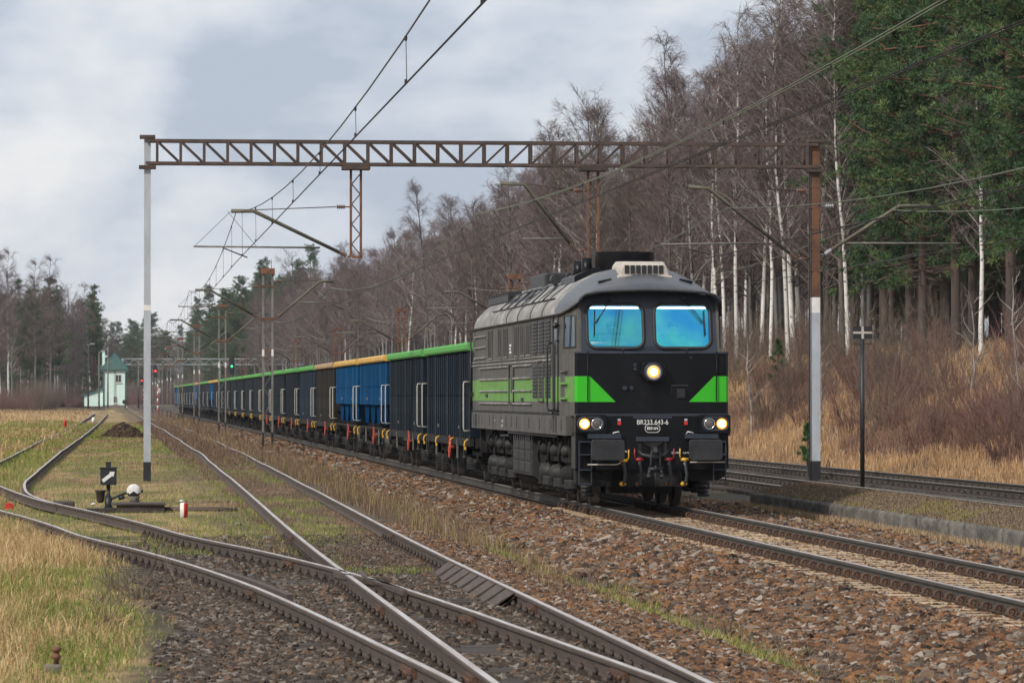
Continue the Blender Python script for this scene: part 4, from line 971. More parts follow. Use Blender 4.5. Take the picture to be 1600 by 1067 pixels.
def seated_person(x_, label, cloth, lean):
    V = [(0,0,0),(0,-.01,.20),(0,-.02,.38),(0,-.02,.46),(0,-.05,.53),(0,-.07,.60),(0,-.06,.68),
         (-.19,-.02,.40),(-.25,-.12,.20),(-.18,-.36,.12),(-.16,-.46,.13),(.19,-.02,.40),(.25,-.12,.20),(.18,-.36,.12),(.16,-.46,.13),
         (-.1,-.2,-.02),(-.12,-.45,-.04),(.1,-.2,-.02),(.12,-.45,-.04)]
    E_ = [(0,1),(1,2),(2,3),(3,4),(4,5),(5,6),(2,7),(7,8),(8,9),(9,10),(2,11),(11,12),(12,13),(13,14),(0,15),(15,16),(0,17),(17,18)]
    R_ = [.15,.15,.13,.06,.085,.095,.07,.075,.055,.045,.04,.075,.055,.045,.04,.10,.08,.10,.08]
    me = bpy.data.meshes.new('person'); me.from_pydata([(x*1,y,z) for x,y,z in V], E_, [])
    o = bpy.data.objects.new('person', me); C.objects.link(o); 
    sk = o.modifiers.new('skin','SKIN'); sk.use_smooth_shade = True
    for i, r in enumerate(R_): me.skin_vertices[0].data[i].radius = (r*(1.25 if i in (0,1,2) else 1), r)
    me.skin_vertices[0].data[0].use_root = True
    o.modifiers.new('sub','SUBSURF').levels = 2; o.modifiers['sub'].render_levels = 2
    dg = bpy.context.evaluated_depsgraph_get(); m2 = bpy.data.meshes.new_from_object(o.evaluated_get(dg)); bpy.data.objects.remove(o)
    m2.materials.clear(); m2.materials.append(cloth); m2.materials.append(M['skin'])
    for p in m2.polygons:
        c_ = p.center; p.material_index = 1 if (c_.z > .47 or (c_.y < -.42 and c_.z > .05)) else 0; p.use_smooth = True
    # face: pull out nose and chin, dent the eyes
    for v in m2.vertices:
        if v.co.z > .5 and v.co.y < -.1:
            if abs(v.co.x) < .02 and .56 < v.co.z < .61: v.co.y -= .022
            if .02 < abs(v.co.x) < .05 and .60 < v.co.z < .64: v.co.y += .012
    pr = link('person', m2, None, (MAIN+x_, LY+1.66, 2.66), (0,0,lean))
    tag(pr, label, 'person')
    b = MB(); b.lathe([(.098,-.005),(.105,.03),(.098,.07),(.07,.105),(.001,.12)], (0,-.045,.60), (0,.15,1), 14); hr = b.build('hair', M['hair'], pr)
    b = MB()
    for s in (-1,1): b.lathe([(.001,-.02),(.02,-.01),(.02,.01),(.001,.02)], (s*.092,-.05,.595), (1,0,0), 8)
    b.build('ears', M['skin'], pr)
    b = MB()
    for s in (-1,1): b.lathe([(.001,-.008),(.011,0),(.001,.008)], (s*.034,-.142,.615), (0,1,0), 8)
    b.build('eyes', M['black'], pr)
    MB().box(-.03,.03,-.146,-.13,.535,.545).build('mouth', M['lred'], pr)
    return pr
seated_person(-.62, 'grey haired person in light shirt sitting behind the left windscreen', M['cloth_light'], .1)
seated_person(.52, 'person in dark blue jacket at the controls behind the right windscreen', M['cloth_blue'], -.15)
# ------------------------------------------------------------------ wagons
def wpaint(name, c, dirt): return mat(name, c, tuple(x*.72 for x in c), .8, 0, 1.6, .06, 14, (1,1,.5), c3=dirt, t3=(.56,.75), rnd=.15, spec=.0)
WP = {'dark': wpaint('wagon_dark_slate', (.010,.016,.024), (.020,.024,.028)),
      'blue': wpaint('wagon_blue', (.006,.047,.125), (.012,.034,.07)),
      'brown': wpaint('wagon_dark_brown', (.022,.022,.021), (.036,.031,.026)),
      'slate': wpaint('wagon_slate_blue', (.020,.028,.044), (.03,.035,.044))}
WR = {'dark': wpaint('rib_dark_slate', (.034,.039,.045), (.08,.075,.07)), 'blue': wpaint('rib_blue', (.016,.072,.165), (.04,.07,.10)), 'brown': wpaint('rib_brown', (.045,.042,.038), (.09,.075,.06)), 'slate': wpaint('rib_slate', (.034,.044,.06), (.07,.07,.072))}
RIM = {'green': mat('rim_green', (.05,.34,.035), (.09,.28,.07), .7, 0, 1.5), 'yellow': mat('rim_yellow', (.62,.36,.03), (.50,.29,.06), .5, 0, 1.5, c3=(.30,.20,.12)),
       'tan': mat('rim_tan', (.40,.26,.13), (.32,.20,.10), .6, 0, 1.5, c3=(.25,.16,.1))}
M['wrail'] = mat('handrail_cream', (.55,.53,.48), (.45,.43,.38), .5)
M['worange'] = mat('brake_wheel_red', (.42,.045,.025), (.3,.04,.02), .5)
WL = 14.04
def rim_mesh(mt, hop):
    b = MB(); r = [(-.08,0),(.05,0),(.08,.04),(.08,.14),(.03,.19),(-.05,.19),(-.09,.13),(-.09,.04)]
    z = 3.06
    for s in (-1,1): b.prism([(s*(1.42+u*.9) , z+w) for u,w in r], 1, .55, 13.49)
    for y in (.62,13.42): b.prism([(y+u, z-.002+w*.98) for u,w in r], 0, -1.40, 1.40)
    return b.mesh('rim', mt)
def rib_mesh(mt, z0, z1, w=.03, d=.014):
    b = MB(); b.add([(0,-w,z0),(-d,-w*.45,z0),(-d,w*.45,z0),(0,w,z0),(0,-w,z1),(-d,-w*.45,z1),(-d,w*.45,z1),(0,w,z1)], [(0,1,5,4),(1,2,6,5),(2,3,7,6),(0,3,2,1),(4,5,6,7)])
    return b.mesh('rib', mt)
RIBY = [.95+i*.605 for i in range(21)]
def wagon_meshes(paint, rim, hop):
    mt = WP[paint]; D = {}
    rmt = WR[paint]
    b = MB()
    zb = 1.75 if hop else 1.06
    def wall(x0,x1,y0,y1,z0,z1): b.box(x0,x1,y0,y1,z0,z1)
    wall(-1.40,-1.36,.62,13.42,zb,3.06); wall(1.36,1.40,.62,13.42,zb,3.06); wall(-1.36,1.36,.62,.67,zb,3.06); wall(-1.36,1.36,13.37,13.42,zb,3.06); wall(-1.36,1.36,.67,13.37,zb,zb+.06)
    wall(-1.35,1.35,.7,13.3,2.5,2.62)
    if hop:
        for y0 in (1.6,4.5,7.4,10.3):
            b.prism([(y0,1.75),(y0+2.4,1.75),(y0+1.9,1.15),(y0+.5,1.15)], 0, -1.30, 1.30)
    # waist joint and end stiffeners
    b.box(-1.412,-1.40,.62,13.42,2.02 if not hop else 2.3,2.05 if not hop else 2.33)
    for z in ((1.5,2.1) if not hop else (2.2,2.7)): b.prism([(.62,z-.09),(.50,z-.04),(.50,z+.04),(.62,z+.09)], 0, -1.3, 1.3)
    D['body'] = b.mesh('body', mt)
    D['rib'] = rib_mesh(rmt, zb, 3.04)
    D['post'] = rib_mesh(rmt, zb, 3.04, .06, .028)
    b = MB()
    for s in (1,-1):
        for i, y in enumerate(RIBY):
            w = .03; d = .014
            b.add([(s*1.40,y-w,zb),(s*(1.40+d),y-w*.45,zb),(s*(1.40+d),y+w*.45,zb),(s*1.40,y+w,zb),(s*1.40,y-w,3.04),(s*(1.40+d),y-w*.45,3.04),(s*(1.40+d),y+w*.45,3.04),(s*1.40,y+w,3.04)], [(0,1,5,4),(1,2,6,5),(2,3,7,6),(0,3,2,1),(4,5,6,7)])
    D['ribs_far'] = b.mesh('ribs', rmt)
    b2 = MB(); h = len(b.v)//2
    b2.v = b.v[:h]; b2.f = b.f[:len(b.f)//2]; b2.m = b.m[:len(b.f)//2]; b2.sm = b.sm[:len(b.f)//2]
    D['ribs_right'] = b2.mesh('ribs', rmt)
    b = MB()
    for s in (-1,1): b.box(s*1.38-.05,s*1.38+.05,.6,13.44,.86 if not hop else 1.0,1.05)
    b.box(-1.3,1.3,.6,.75,.82,1.05); b.box(-1.3,1.3,13.29,13.44,.82,1.05); b.box(-.3,.3,.6,13.4,.7,1.0)
    for s in (-1,1):
        for y0,y1 in ((0,.6),(13.44,14.04)): b.cyl((s*.875,y0,1.05),(s*.875,y1,1.05),.11,10); b.cyl((s*.875,(0 if y0==0 else 13.99),1.05),(s*.875,(.05 if y0==0 else 14.04),1.05),.23,14)
    D['underframe'] = b.mesh('underframe', M['under'])
    b = MB()
    for s in (-1,1):
        b.prism([(-1.25,.42),(-1.1,.62),(-.35,.62),(-.2,.42),(.2,.42),(.35,.62),(1.1,.62),(1.25,.42),(1.25,.72),(-1.25,.72)], 0, s*1.02-.06, s*1.02+.06)
    b.box(-1.0,1.0,-.25,.25,.5,.75)
    for dy in (-.9,.9): b.cyl((-.8,dy,.46),(.8,dy,.46),.08,8)
    D['bogie'] = b.mesh('bogie', M['under'])
    b = MB()
    for s in (-1,1): b.lathe([(.07,-.07),(.38,-.035),(.40,-.065),(.46,-.065),(.465,.05),(.49,.065),(.40,.075),(.07,.05)], (s*.755,0,.46), (-s,0,0), 20)
    D['wheelset'] = b.mesh('wheelset', M['tyre'])
    b = MB(); 
    for k in range(5): b.lathe([(.10,0),(.125,.02),(.10,.04)], (0,0,.30+k*.055), (0,0,1), 10)
    b.lathe([(.001,-.03),(.09,-.02),(.10,.05)], (-.06,.28,.46), (1,0,0), 10)
    D['spring'] = b.mesh('spring', M['under2'])
    b = MB()
    for y in (.85,): b.tube([(-1.40,y,1.22),(-1.54,y,1.22),(-1.55,y,1.3),(-1.55,y,2.28),(-1.54,y,2.34),(-1.40,y,2.34)], .016, 6)
    D['handle'] = b.mesh('handle', M['wrail'])
    b = MB(); pts = [(-1.50,.26*math.cos(a),.80+.26*math.sin(a)) for a in np.linspace(0,2*math.pi,17)]; b.tube(pts, .022, 6, caps=False)
    for a in (0,math.pi/2): b.bar((-1.50,-.25*math.cos(a),.8-.25*math.sin(a)),(-1.50,.25*math.cos(a),.8+.25*math.sin(a)),.02)
    b.cyl((-1.52,0,.8),(-1.36,0,.8),.03,8); D['brake_wheel'] = b.mesh('brake_wheel', M['worange'])
    b = MB(); b.tube([(-1.42,0,1.03),(-1.50,0,.98),(-1.52,0,.88),(-1.49,0,.82)], .018, 6); b.box(-1.52,-1.48,-.03,.03,.78,.85); D['hook'] = b.mesh('tow_hook', M['yellow'])
    b = MB(); b.tube([(-1.46,-.3,.98),(-1.46,-.3,.62),(-1.46,.3,.62),(-1.46,.3,.98)], .02, 5); b.box(-1.50,-1.36,-.34,.34,.60,.63); D['step'] = b.mesh('step', M['under2'])
    b = MB(); b.box(-1.44,-1.40,-.03,.03,.55,1.0); D['panel'] = b.mesh('door_lever', M['arm'])
    D['rim'] = rim_mesh(RIM[rim], hop)
    return D
KINDS = {}
def wkind(p, r, h):
    if (p,r,h) not in KINDS: KINDS[(p,r,h)] = wagon_meshes(p, r, h)
    return KINDS[(p,r,h)]
ORD = ['first','second','third','fourth','fifth','sixth','seventh','eighth','ninth','tenth','eleventh','twelfth','thirteenth','fourteenth','fifteenth','sixteenth','seventeenth','eighteenth','nineteenth','twentieth','twenty-first','twenty-second','twenty-third','twenty-fourth','twenty-fifth','twenty-sixth','twenty-seventh','twenty-eighth','twenty-ninth']
seq = [('dark','green',0),('dark','green',0),('blue','yellow',1),('blue','yellow',1),('brown','tan',0),('slate','green',0)] + [('dark','green',0)]*9 + [('dark','yellow',0),('blue','yellow',1),('dark','green',0),('dark','green',0),('dark','tan',0),('blue','yellow',1),('dark','green',0),('slate','green',0),('dark','green',0),('dark','green',0),('brown','tan',0),('dark','green',0),('blue','green',0),('blue','green',0)]
PN = {'dark':'dark slate','blue':'blue','brown':'dark brown','slate':'slate blue'}
for k, (p, r, h) in enumerate(seq):
    D = wkind(p, r, h)
    kind_ = 'hopper wagon' if h else 'open wagon'
    art = ORD[k] if k < len(seq)-1 else 'last'
    w = thing('freight_wagon', f'{PN[p]} ribbed {kind_} with {r} top rim, {art} ' + ('wagon behind the locomotive' if k < len(seq)-1 else 'wagon at the tail of the train'), 'wagon', (MAIN, LY+20.82+.02+k*WL, 0), 0, 'wagons of the freight train')
    link('body', D['body'], w); link('rim', D['rim'], w)
    if k < 6:
        for i, y in enumerate(RIBY): link('rib', D['post'] if i in (0,4,10,16,20) else D['rib'], w, (-1.40,y,0))
        link('ribs', D['ribs_right'], w)
        for y in (3.4,9.5):
            b = MB(); b.box(-1.45,-1.41,y-.03,y+.03,1.9 if h else 1.25,1.97 if h else 1.32); b.build('door_catch', M['arm'], w)
    else: link('ribs', D['ribs_far'], w)
    link('underframe', D['underframe'], w)
    for yb in (2.5,11.54):
        bo = link('bogie', D['bogie'], w, (0,yb,0))
        for dy in (-.9,.9):
            link('wheelset', D['wheelset'], bo, (0,dy,0))
            if k < 8: link('spring', D['spring'], bo, (-1.12,dy-.18,0)); link('spring', D['spring'], bo, (-1.12,dy+.2,0))
    link('handle', D['handle'], w)
    if k < 12 : link('handle', D['handle'], w, (0,12.3,0))
    if k < 9: link('brake_wheel', D['brake_wheel'], w, (0,4.6 if k%2 else 5.2,0))
    for y in (() if k > 12 else (1.0,13.1)) if k > 0 else (1.0,5.0,9.2,13.1): link('tow_hook', D['hook'], w, (0,y,0))
    if k < 10:
        link('step', D['step'], w, (0,1.4,0)); link('step', D['step'], w, (0,12.4,0))
        for y in (4.0,10.2): k < 3 and link('door_lever', D['panel'], w, (0,y,0))

# ------------------------------------------------------------------ catenary gantry
GYY = 106.0
gan = thing('catenary_gantry', 'wide rusty lattice gantry spanning all the tracks on two posts', 'gantry', (0,GYY,0))
X0, X1, ZB, ZT = 1.06, 18.52, 8.02, 8.60
b = MB()
for dy in (-.22,.22):
    for z in (ZB, ZT): b.box(X0-.05,X1+.05,dy-.035,dy+.035,z-.038,z+.038)
tb = b.build('truss_beam', M['truss'], gan)
NP = 28; pw = (X1-X0-.5)/NP
vm = MB().box(-.032,.032,-.03,.03,ZB+.038,ZT-.038).mesh('upright', M['truss'])
dl = math.hypot(pw-.09, ZT-ZB-.1)
for i in range(NP+1):
    x_ = X0+.25+i*pw
    for dy in (-.22,.22): link('upright', vm, tb, (x_,dy,0))
for i in range(NP):
    xa, xb = X0+.25+i*pw+.05, X0+.25+(i+1)*pw-.05
    for dy in (-.215,.215):
        b = MB()
        if i < 13: b.bar((xa,dy,ZT-.05),(xb,dy,ZB+.05),.045,.026,(0,1,0))
        else: b.bar((xa,dy,ZB+.05),(xb,dy,ZT-.05),.045,.026,(0,1,0))
        b.build('diagonal', M['truss'], tb)
    b = MB(); b.bar((xa,-.2,ZB),(xb,.2,ZB) ,.04,.03); b.build('lacing', M['truss'], tb)
for x_, mt, mt2 in ((X0,'gal','gal'),(X1,'rust','gal')):
    q_ = .085 if mt == 'gal' else .10
    b = MB(); b.box(x_-q_,x_+q_,-.14,.14,4.6,8.66); po = b.build('upper_post', M[mt], gan)
    b = MB(); b.box(x_-q_-.004,x_+q_+.004,-.145,.145,.32,4.6 if mt=='gal' else 4.2); b.build('post', M[mt2], gan)
    if mt == 'rust': MB().box(x_-q_-.002,x_+q_+.002,-.142,.142,4.2,4.6).build('post_band', M['white'], gan)
    else: MB().box(x_-q_-.008,x_+q_+.008,-.15,.15,4.22,4.36).build('white_band', M['white'], gan)
    MB().box(x_-q_-.012,x_+q_+.012,-.155,.155,-.35,.32).build('black_base', M['black'], gan)
    MB().box(x_-.22,x_+.22,-.26,.26,ZB-.14,ZB-.06).build('head_bracket', M['truss'], gan); MB().box(x_-.20,x_+.20,-.24,.24,ZT+.06,ZT+.14).build('head_cap', M['truss'], gan)
    if mt == 'rust':
        b = MB(); b.box(x_-.17,x_-.14,-.05,.05,-.3,8.6); b.build('cable_channel', M['black'], gan)
    for z in np.arange(.9,8,.55):
        MB().box(x_-.138,x_+.138,-.148,.148,z-.01,z+.01).build('batten', M[mt2 if z<4.4 else mt], gan) if mt=='rust' and z > 4.8 else None
def insulator(b_, p, d, n=4, r=.07):
    d = Vector(d).normalized(); p = Vector(p)
    prof = [(.02,-.02)]
    for i in range(n): prof += [(.03,i*.055),(r,i*.055+.015),(r*.8,i*.055+.03),(.03,i*.055+.045)]
    b_.lathe(prof, p, d, 10)
def lattice_drop(parent, x_, z0, z1, mt='rust', mt2=None):
    MB().box(x_-.36,x_+.36,-.30,.30,z1,z1+.13).build('hanger_plate', M['truss'], parent)
    b = MB()
    for s in (-1,1): b.box(x_+s*.13-.03,x_+s*.13+.03,-.05,.05,z0,z1)
    b.box(x_-.10,x_+.16,-.05,.05,z0-.03,z0+.03)
    dp = b.build('drop_post', M[mt], parent)
    z = z0+.08; k = 0
    while z < z1-.3:
        b = MB(); s = 1 if k%2 else -1; b.bar((x_-s*.10,0,z),(x_+s*.10,0,z+.24),.03,.03,(0,1,0)); b.build('lacing', M['truss'], dp); z += .26; k += 1
def cantilever(parent, xp, foot, bend, tip, ztie, reg, steady, mt='oldgreen', ins='insul'):
    """strut from foot up to bend then level to tip, tie rod to the post, registration arm, steady arm; xp is the post face"""
    s = 1 if tip[0] > xp else -1
    f = Vector((foot[0],0,foot[1])); q = Vector((bend[0],0,bend[1])); e_ = Vector((tip[0],0,tip[1]))
    b = MB(); b.tube([f, q, e_], [.045,.05,.055], 8); ct = b.build('cantilever', M[mt], parent)
    b = MB(); d = (f - q).normalized(); insulator(b, f, d, 4); g = f + d*.24; b.tube([g, (xp,0,foot[1]-.12)], .025, 6); b.build('insulator', M[ins], ct)
    b = MB(); a = Vector((xp,0,ztie)); b.tube([a, a+Vector((s*.12,0,0))], .02, 6); insulator(b, a+Vector((s*.14,0,0)), (s,0,0), 4, .065); b.build('insulator', M[ins], ct)
    b = MB(); b.tube([a+Vector((s*.36,0,0)), (q.x,0,q.z+.03)], .014, 6); b.build('tie_rod', M['truss'], ct)
    if reg:
        (xa, za), (xb, zb) = reg
        b = MB(); b.tube([(xa,0,za),(xb,0,zb)], .024, 8); rg_ = b.build('registration_arm', M['arm'], ct)
        b = MB(); b.tube([(e_.x,0,e_.z),(xb if abs(xb-e_.x)>.3 else xa,0,za)], .006, 4); b.tube([(e_.x+.1*s,0,e_.z),((xa+xb)/2,0,(za+zb)/2)], .006, 4); b.build('hanger_wire', M['wire'], ct)
        if steady:
            b = MB(); b.tube([(steady[0][0],0,steady[0][1]),(steady[1][0],.05,steady[1][1])], .018, 6); b.build('steady_arm', M['wire'], ct)
    return ct
lattice_drop(gan, 6.45, 5.62, 7.88)
lattice_drop(gan, 12.65, 5.2, 7.88)
cantilever(gan, 6.30, (6.02,5.74), (3.80,6.80), (3.22,6.80), 6.92, ((5.52,5.86),(2.25,5.88)), ((3.0,5.85),(3.64,5.60)))
cantilever(gan, 12.50, (12.05,5.98), (10.86,7.52), (10.22,7.55), 7.38, ((12.0,6.12),(10.80,6.11)), None)
cantilever(gan, 18.38, (17.85,5.75), (15.69,7.45), (15.16,7.49), 7.40, ((17.2,6.02),(14.44,5.98)), ((14.7,5.96),(15.75,5.72)))
cantilever(gan, 18.66, (18.95,5.85), (20.75,7.01), (21.6,7.01), 7.0, ((19.34,6.03),(22.4,6.03)), ((22,5.98),(20.6,5.6)), ins='insul_grey')

# ------------------------------------------------------------------ twin-post masts
def mast(y_, x_, label, h, left, right, group, mt='mast', base=-.35):
    m_ = thing('catenary_mast', label, 'mast', (x_,y_,0), 0, group)
    for s in (-1,1):
        b = MB(); b.box(s*.20-.042,s*.20+.042,-.06,.06,.45,h); po = b.build('post', M[mt], m_)
        if mt == 'mast': MB().box(s*.20-.047,s*.20+.047,-.065,.065,3.75,4.05).build('white_band', M['white'], po)
        MB().box(s*.20-.047,s*.20+.047,-.065,.065,base,.45).build('black_base', M['black'] if mt=='mast' else M['rust'], po)
    b = MB()
    z = .6; k = 0
    while z < h-.4: s = 1 if k%2 else -1; b.bar((-s*.14,0,z),(s*.14,0,z+.55),.02,.02,(0,1,0)); z += .6; k += 1
    b.build('lacing', M[mt], m_)
    b = MB(); b.box(-.30,.30,-.16,.16,h-.02,h+.22); b.cyl((.15,0,h+.2),(.15,0,h+.6),.015,6); b.build('head_box', M['rust'], m_)
    b = MB(); b.box(-.36,.36,-.1,.1,5.3,5.42); b.box(-.30,.30,-.1,.1,6.75,6.82); b.build('bracket', M['rust'], m_)
    if left: cantilever(m_, -.28, (-.65,5.55), (-2.5,6.62), (-3.15,6.62), 6.78, ((-1.2,5.9),(-3.9,5.9)), ((-3.3,5.88),(-2.7,5.55)))
    if right: cantilever(m_, .28, (.62,5.60), (2.25,7.0), (2.85,7.0), 7.02, ((1.1,6.1),(3.2,6.1)), ((2.6,6.05),(3.3,5.8)))
    return m_
MY = [178,248,318,388,458,528,600]
for i, y_ in enumerate(MY):
    mast(y_, 7.0, f'slim grey twin post catenary mast left of the train, {ORD[i]} one past the gantry', 7.35, True, True, 'masts between siding and main line')
    mast(y_+2, 18.0, f'rusty twin post catenary mast rising behind the train, {ORD[i]} one past the gantry', 7.2, True, True, 'masts beyond the train', 'rust')
# ------------------------------------------------------------------ overhead lines
def hang(ys, zs, zl, n=14):
    """points of a sagging messenger between supports"""
    out = []
    for (ya, za), (yb, zb), lo in zip(list(zip(ys,zs))[:-1], list(zip(ys,zs))[1:], zl):
        for i in range(n):
            t = i/n; out.append((ya+(yb-ya)*t, za*(1-t)+zb*t - 4*t*(1-t)*((za+zb)/2-lo)))
    out.append((ys[-1], zs[-1])); return out
def line(label, xs, ys, zs, zl, zc, gap=0, mt='wire', drops=True, r=.011):
    if gap: r = .0085
    L_ = thing('overhead_line', label, 'wires', (0,0,0))
    xf = lambda y: float(np.interp(y, ys, xs))
    msg = hang(ys, zs, zl)
    offs = (0,) if not gap else (-gap,gap)
    for o_ in offs:
        b = MB(); b.tube([(xf(y)+o_,y,z) for y,z in msg], r, 5); b.build('messenger_wire', M[mt], L_)
        b = MB(); b.tube([(xf(y)+o_,y,zc) for y in ys], r, 5); b.build('contact_wire', M['wire'], L_)
    my = np.array([p[0] for p in msg]); mz = np.array([p[1] for p in msg])
    if drops:
        for ya, yb in zip(ys[:-1], ys[1:]):
            if ya > 330: continue
            nd = max(2, int((yb-ya)/8.7))
            for i in range(nd):
                y = ya + (i+.5)*(yb-ya)/nd; z = float(np.interp(y,my,mz))
                if z - zc < .12: continue
                b = MB(); b.tube([(xf(y),y,z),(xf(y)+.01,y,zc)], .0045, 4); b.box(xf(y)-.015,xf(y)+.015,y-.02,y+.02,zc,zc+.05); b.box(xf(y)-.015,xf(y)+.015,y-.02,y+.02,z-.05,z); b.build('dropper', M['wire'], L_)
line('thin overhead wires above the siding left of the train', [3.3,3.35,3.6,3.75,3.9,4.0,4.1,4.1,4.1], [22,106,178,248,318,388,458,528,600], [6.75,6.78,6.6,6.6,6.6,6.6,6.6,6.6,6.6], [5.83,5.95,5.95,5.95,5.95,5.95,5.95,5.95], 5.48)
line('paired overhead wires above the main line and locomotive', [9.6,9.6,9.72,9.75,9.72,9.7,9.7,9.7,9.7], [30,106,178,248,318,388,458,528,600], [7.05,6.75,6.75,6.75,6.75,6.7,6.7,6.7,6.7], [6.28,6.0,6.0,6.0,6.0,6.0,6.0,6.0], 5.95, .035, 'wire_green')
line('paired greenish overhead wires above the side track right of the platform', [15.9,15.9,15.9,15.9,15.9,15.9], [32,104,180,250,320,390], [6.9,6.85,6.8,6.8,6.8,6.8], [5.98,6.0,6.0,6.0,6.0], 5.68, .03, 'wire_green')
line('overhead wires above the outermost track beside the wood', [21.0,20.6,19.8,19.6,19.6], [50,106,180,250,320], [6.9,6.9,6.8,6.8,6.8], [6.1,6.0,6.0,6.0], 5.6, 0, 'wire_green')
# stitch wires on the main line support
b = MB(); b.tube([(10.22,GYY,7.55),(9.85,GYY,7.1),(9.6,GYY+.3,6.75)], .012, 5); b.tube([(10.86,GYY,7.5),(11.0,GYY-6,6.95),(9.64,GYY-17,6.52)], .010, 5); b.build('stitch_wire', M['wire_green'], gan)
b = MB(); b.tube([(15.69,GYY,7.45),(16.0,GYY-4,7.1),(15.9,GYY-7.5,6.80)], .012, 5); b.build('stitch_wire', M['wire_green'], gan)

# ------------------------------------------------------------------ small railway furniture
sw = thing('switch_stand', 'black switch stand with square lantern showing a white arrow and a white counterweight', 'switch stand', (.05,78.6,-.2))
b = MB(); b.box(-.155,.155,-.13,.13,.52,.84); b.box(-.17,.17,-.145,.145,.83,.86); lan = b.build('lantern', M['black'], sw, bevel=.01)
b = MB(); b.box(-.05,.05,-.05,.05,.86,.94); b.box(-.06,.06,-.06,.06,.94,.96); b.build('lantern_chimney', M['black'], lan)
b = MB(); a = math.radians(38); ca, sa = math.cos(a), math.sin(a)
arr = [(-.13,-.03),(.04,-.03),(.03,-.055),(.15,0),(.03,.055),(.04,.03),(-.13,.03)]
arr = [(-.13,-.032),(.055,-.032),(.055,-.06),(.155,-.06+.03),(.155,.06-.03),(.055,.06),(.055,.032),(-.13,.032)]
b.prism([(u*ca-w*sa, .68+u*sa+w*ca) for u,w in [(-.14,-.034),(.06,-.034),(.075,-.06),(.15,0),(.075,.06),(.06,.034),(-.14,.034)]], 1, -.137, -.129); b.build('arrow', M['white'], lan)
b = MB(); b.cyl((0,0,.05),(0,0,.52),.035,8); b.box(-.09,.09,-.09,.09,.0,.1); b.lathe([(.05,0),(.075,.1),(.06,.3)], (.0,0,.02), (0,0,1), 10); b.build('spindle', M['black'], sw)
b = MB(); b.lathe([(.05,0),(.075,.05),(.085,.2),(.11,.22),(.11,.24)], (-.15,.0,.18), (0,0,1), 12); b.build('housing', M['fast_dark'], sw)
b = MB(); b.tube([(0,0,.22),(.2,0,.32),(.45,0,.40)], [.03,.025,.022], 6); b.cyl((.3,-.02,.30),(.2,0,.26),.04,8); b.build('lever', M['black'], sw)
b = MB(); b.lathe([(.001,-.05),(.10,-.05),(.135,-.02),(.135,.02),(.10,.05),(.001,.05)], (.48,0,.40), (0,1,0), 20, 0)
cw = b.build('counterweight', [M['white'], M['black']], sw)
for p in cw.data.polygons:
    if p.center.z < .37: p.material_index = 1
b = MB(); b.lathe([(.10,0),(.085,.10),(.12,.14)], (.50,0,.16), (0,0,1), 12); b.build('weight_stop', M['concrete'], sw)
b = MB(); b.cyl((.62,0,.40),(.66,0,.40),.03,8); b.build('lever_grip', M['black'], sw)
wb = thing('timber_bearer', 'dark weathered timber bearers under the switch stand', 'timber', (.35,77.6,-.2))
b = MB(); b.box(-.15,.75,-.5,.3,-.05,.17); b.build('bearer', M['sleeper_wood'], wb, bevel=.01)
b = MB(); b.box(-.25,.78,-.55,.6,.172,.20); b.build('cover_plate', M['sleeper_wood'], wb)
b = MB(); b.box(-.7,-.1,-.3,.2,-.05,.10); b.build('bearer', M['sleeper_wood'], wb)
wb2 = thing('timber_bearer', 'short dark timber block left of the switch stand beside the rail', 'timber', (-1.02,79.3,-.2))
b = MB(); b.box(0,.42,-.5,.5,-.05,.19); b.build('bearer', M['sleeper_wood'], wb2, bevel=.02); b = MB(); b.box(.13,.29,-.52,-.4,0,.16); b.build('bearer_hole', M['black'], wb2)
b = MB(); b.tube([(1.02,78.2,-.15),(2.0,78.2,-.15),(2.5,78.2,-.18)], .06, 12); pp = b.build('cable_pipe', M['rail_side']); tag(pp, 'rusty pipe lying on the ground between switch stand and siding', 'pipe')
mk = thing('clearance_marker', 'small red and white striped clearance marker post by the siding', 'marker', (1.40,74,-.22))
b = MB(); b.lathe([(.07,0),(.07,.29),(.06,.31),(.001,.32)], (0,0,0), (0,0,1), 16); o = b.build('marker_post', [M['white'], M['red']], mk)
for p in o.data.polygons:
    if p.center.x > .012: p.material_index = 1
mk2 = thing('clearance_marker', 'tiny red and white marker far away in the dry field', 'marker', (-2.6,262,-.1))
b = MB(); b.lathe([(.10,0),(.10,.60),(.08,.63)], (0,0,0), (0,0,1), 12); b.build('marker_post', M['red'], mk2)
mk3 = thing('field_post', 'small white topped post standing in the far dry field', 'post', (-1.0,330,-.1))
b = MB(); b.lathe([(.15,0),(.15,.25),(.10,.42)], (0,0,0), (0,0,1), 10); b.build('post_body', M['white'], mk3)
fgp = thing('ground_stub', 'rusty bolt stub on a pale concrete block in the foreground grass', 'stub', (-.42,32.8,-.2))
b = MB(); b.box(-.06,.07,-.06,.06,0,.08); b.build('block', M['concrete'], fgp, bevel=.015)
b = MB(); b.lathe([(.022,0),(.022,.04),(.04,.05),(.04,.07),(.025,.075),(.025,.10),(.042,.105),(.042,.13),(.02,.14)], (.03,0,.08), (0,0,1), 10); b.build('bolt', M['rust'], fgp)
rb_ = MB(); rb_.prism([(-.10,0),(.10,0),(.09,.09),(.02,.12),(-.05,.12)], 1, -.1, .1); o = rb_.build('red_block', M['red'], None, (-1.86,79.5,-.16)); tag(o, 'broken red painted block at the left edge by the rail', 'block')
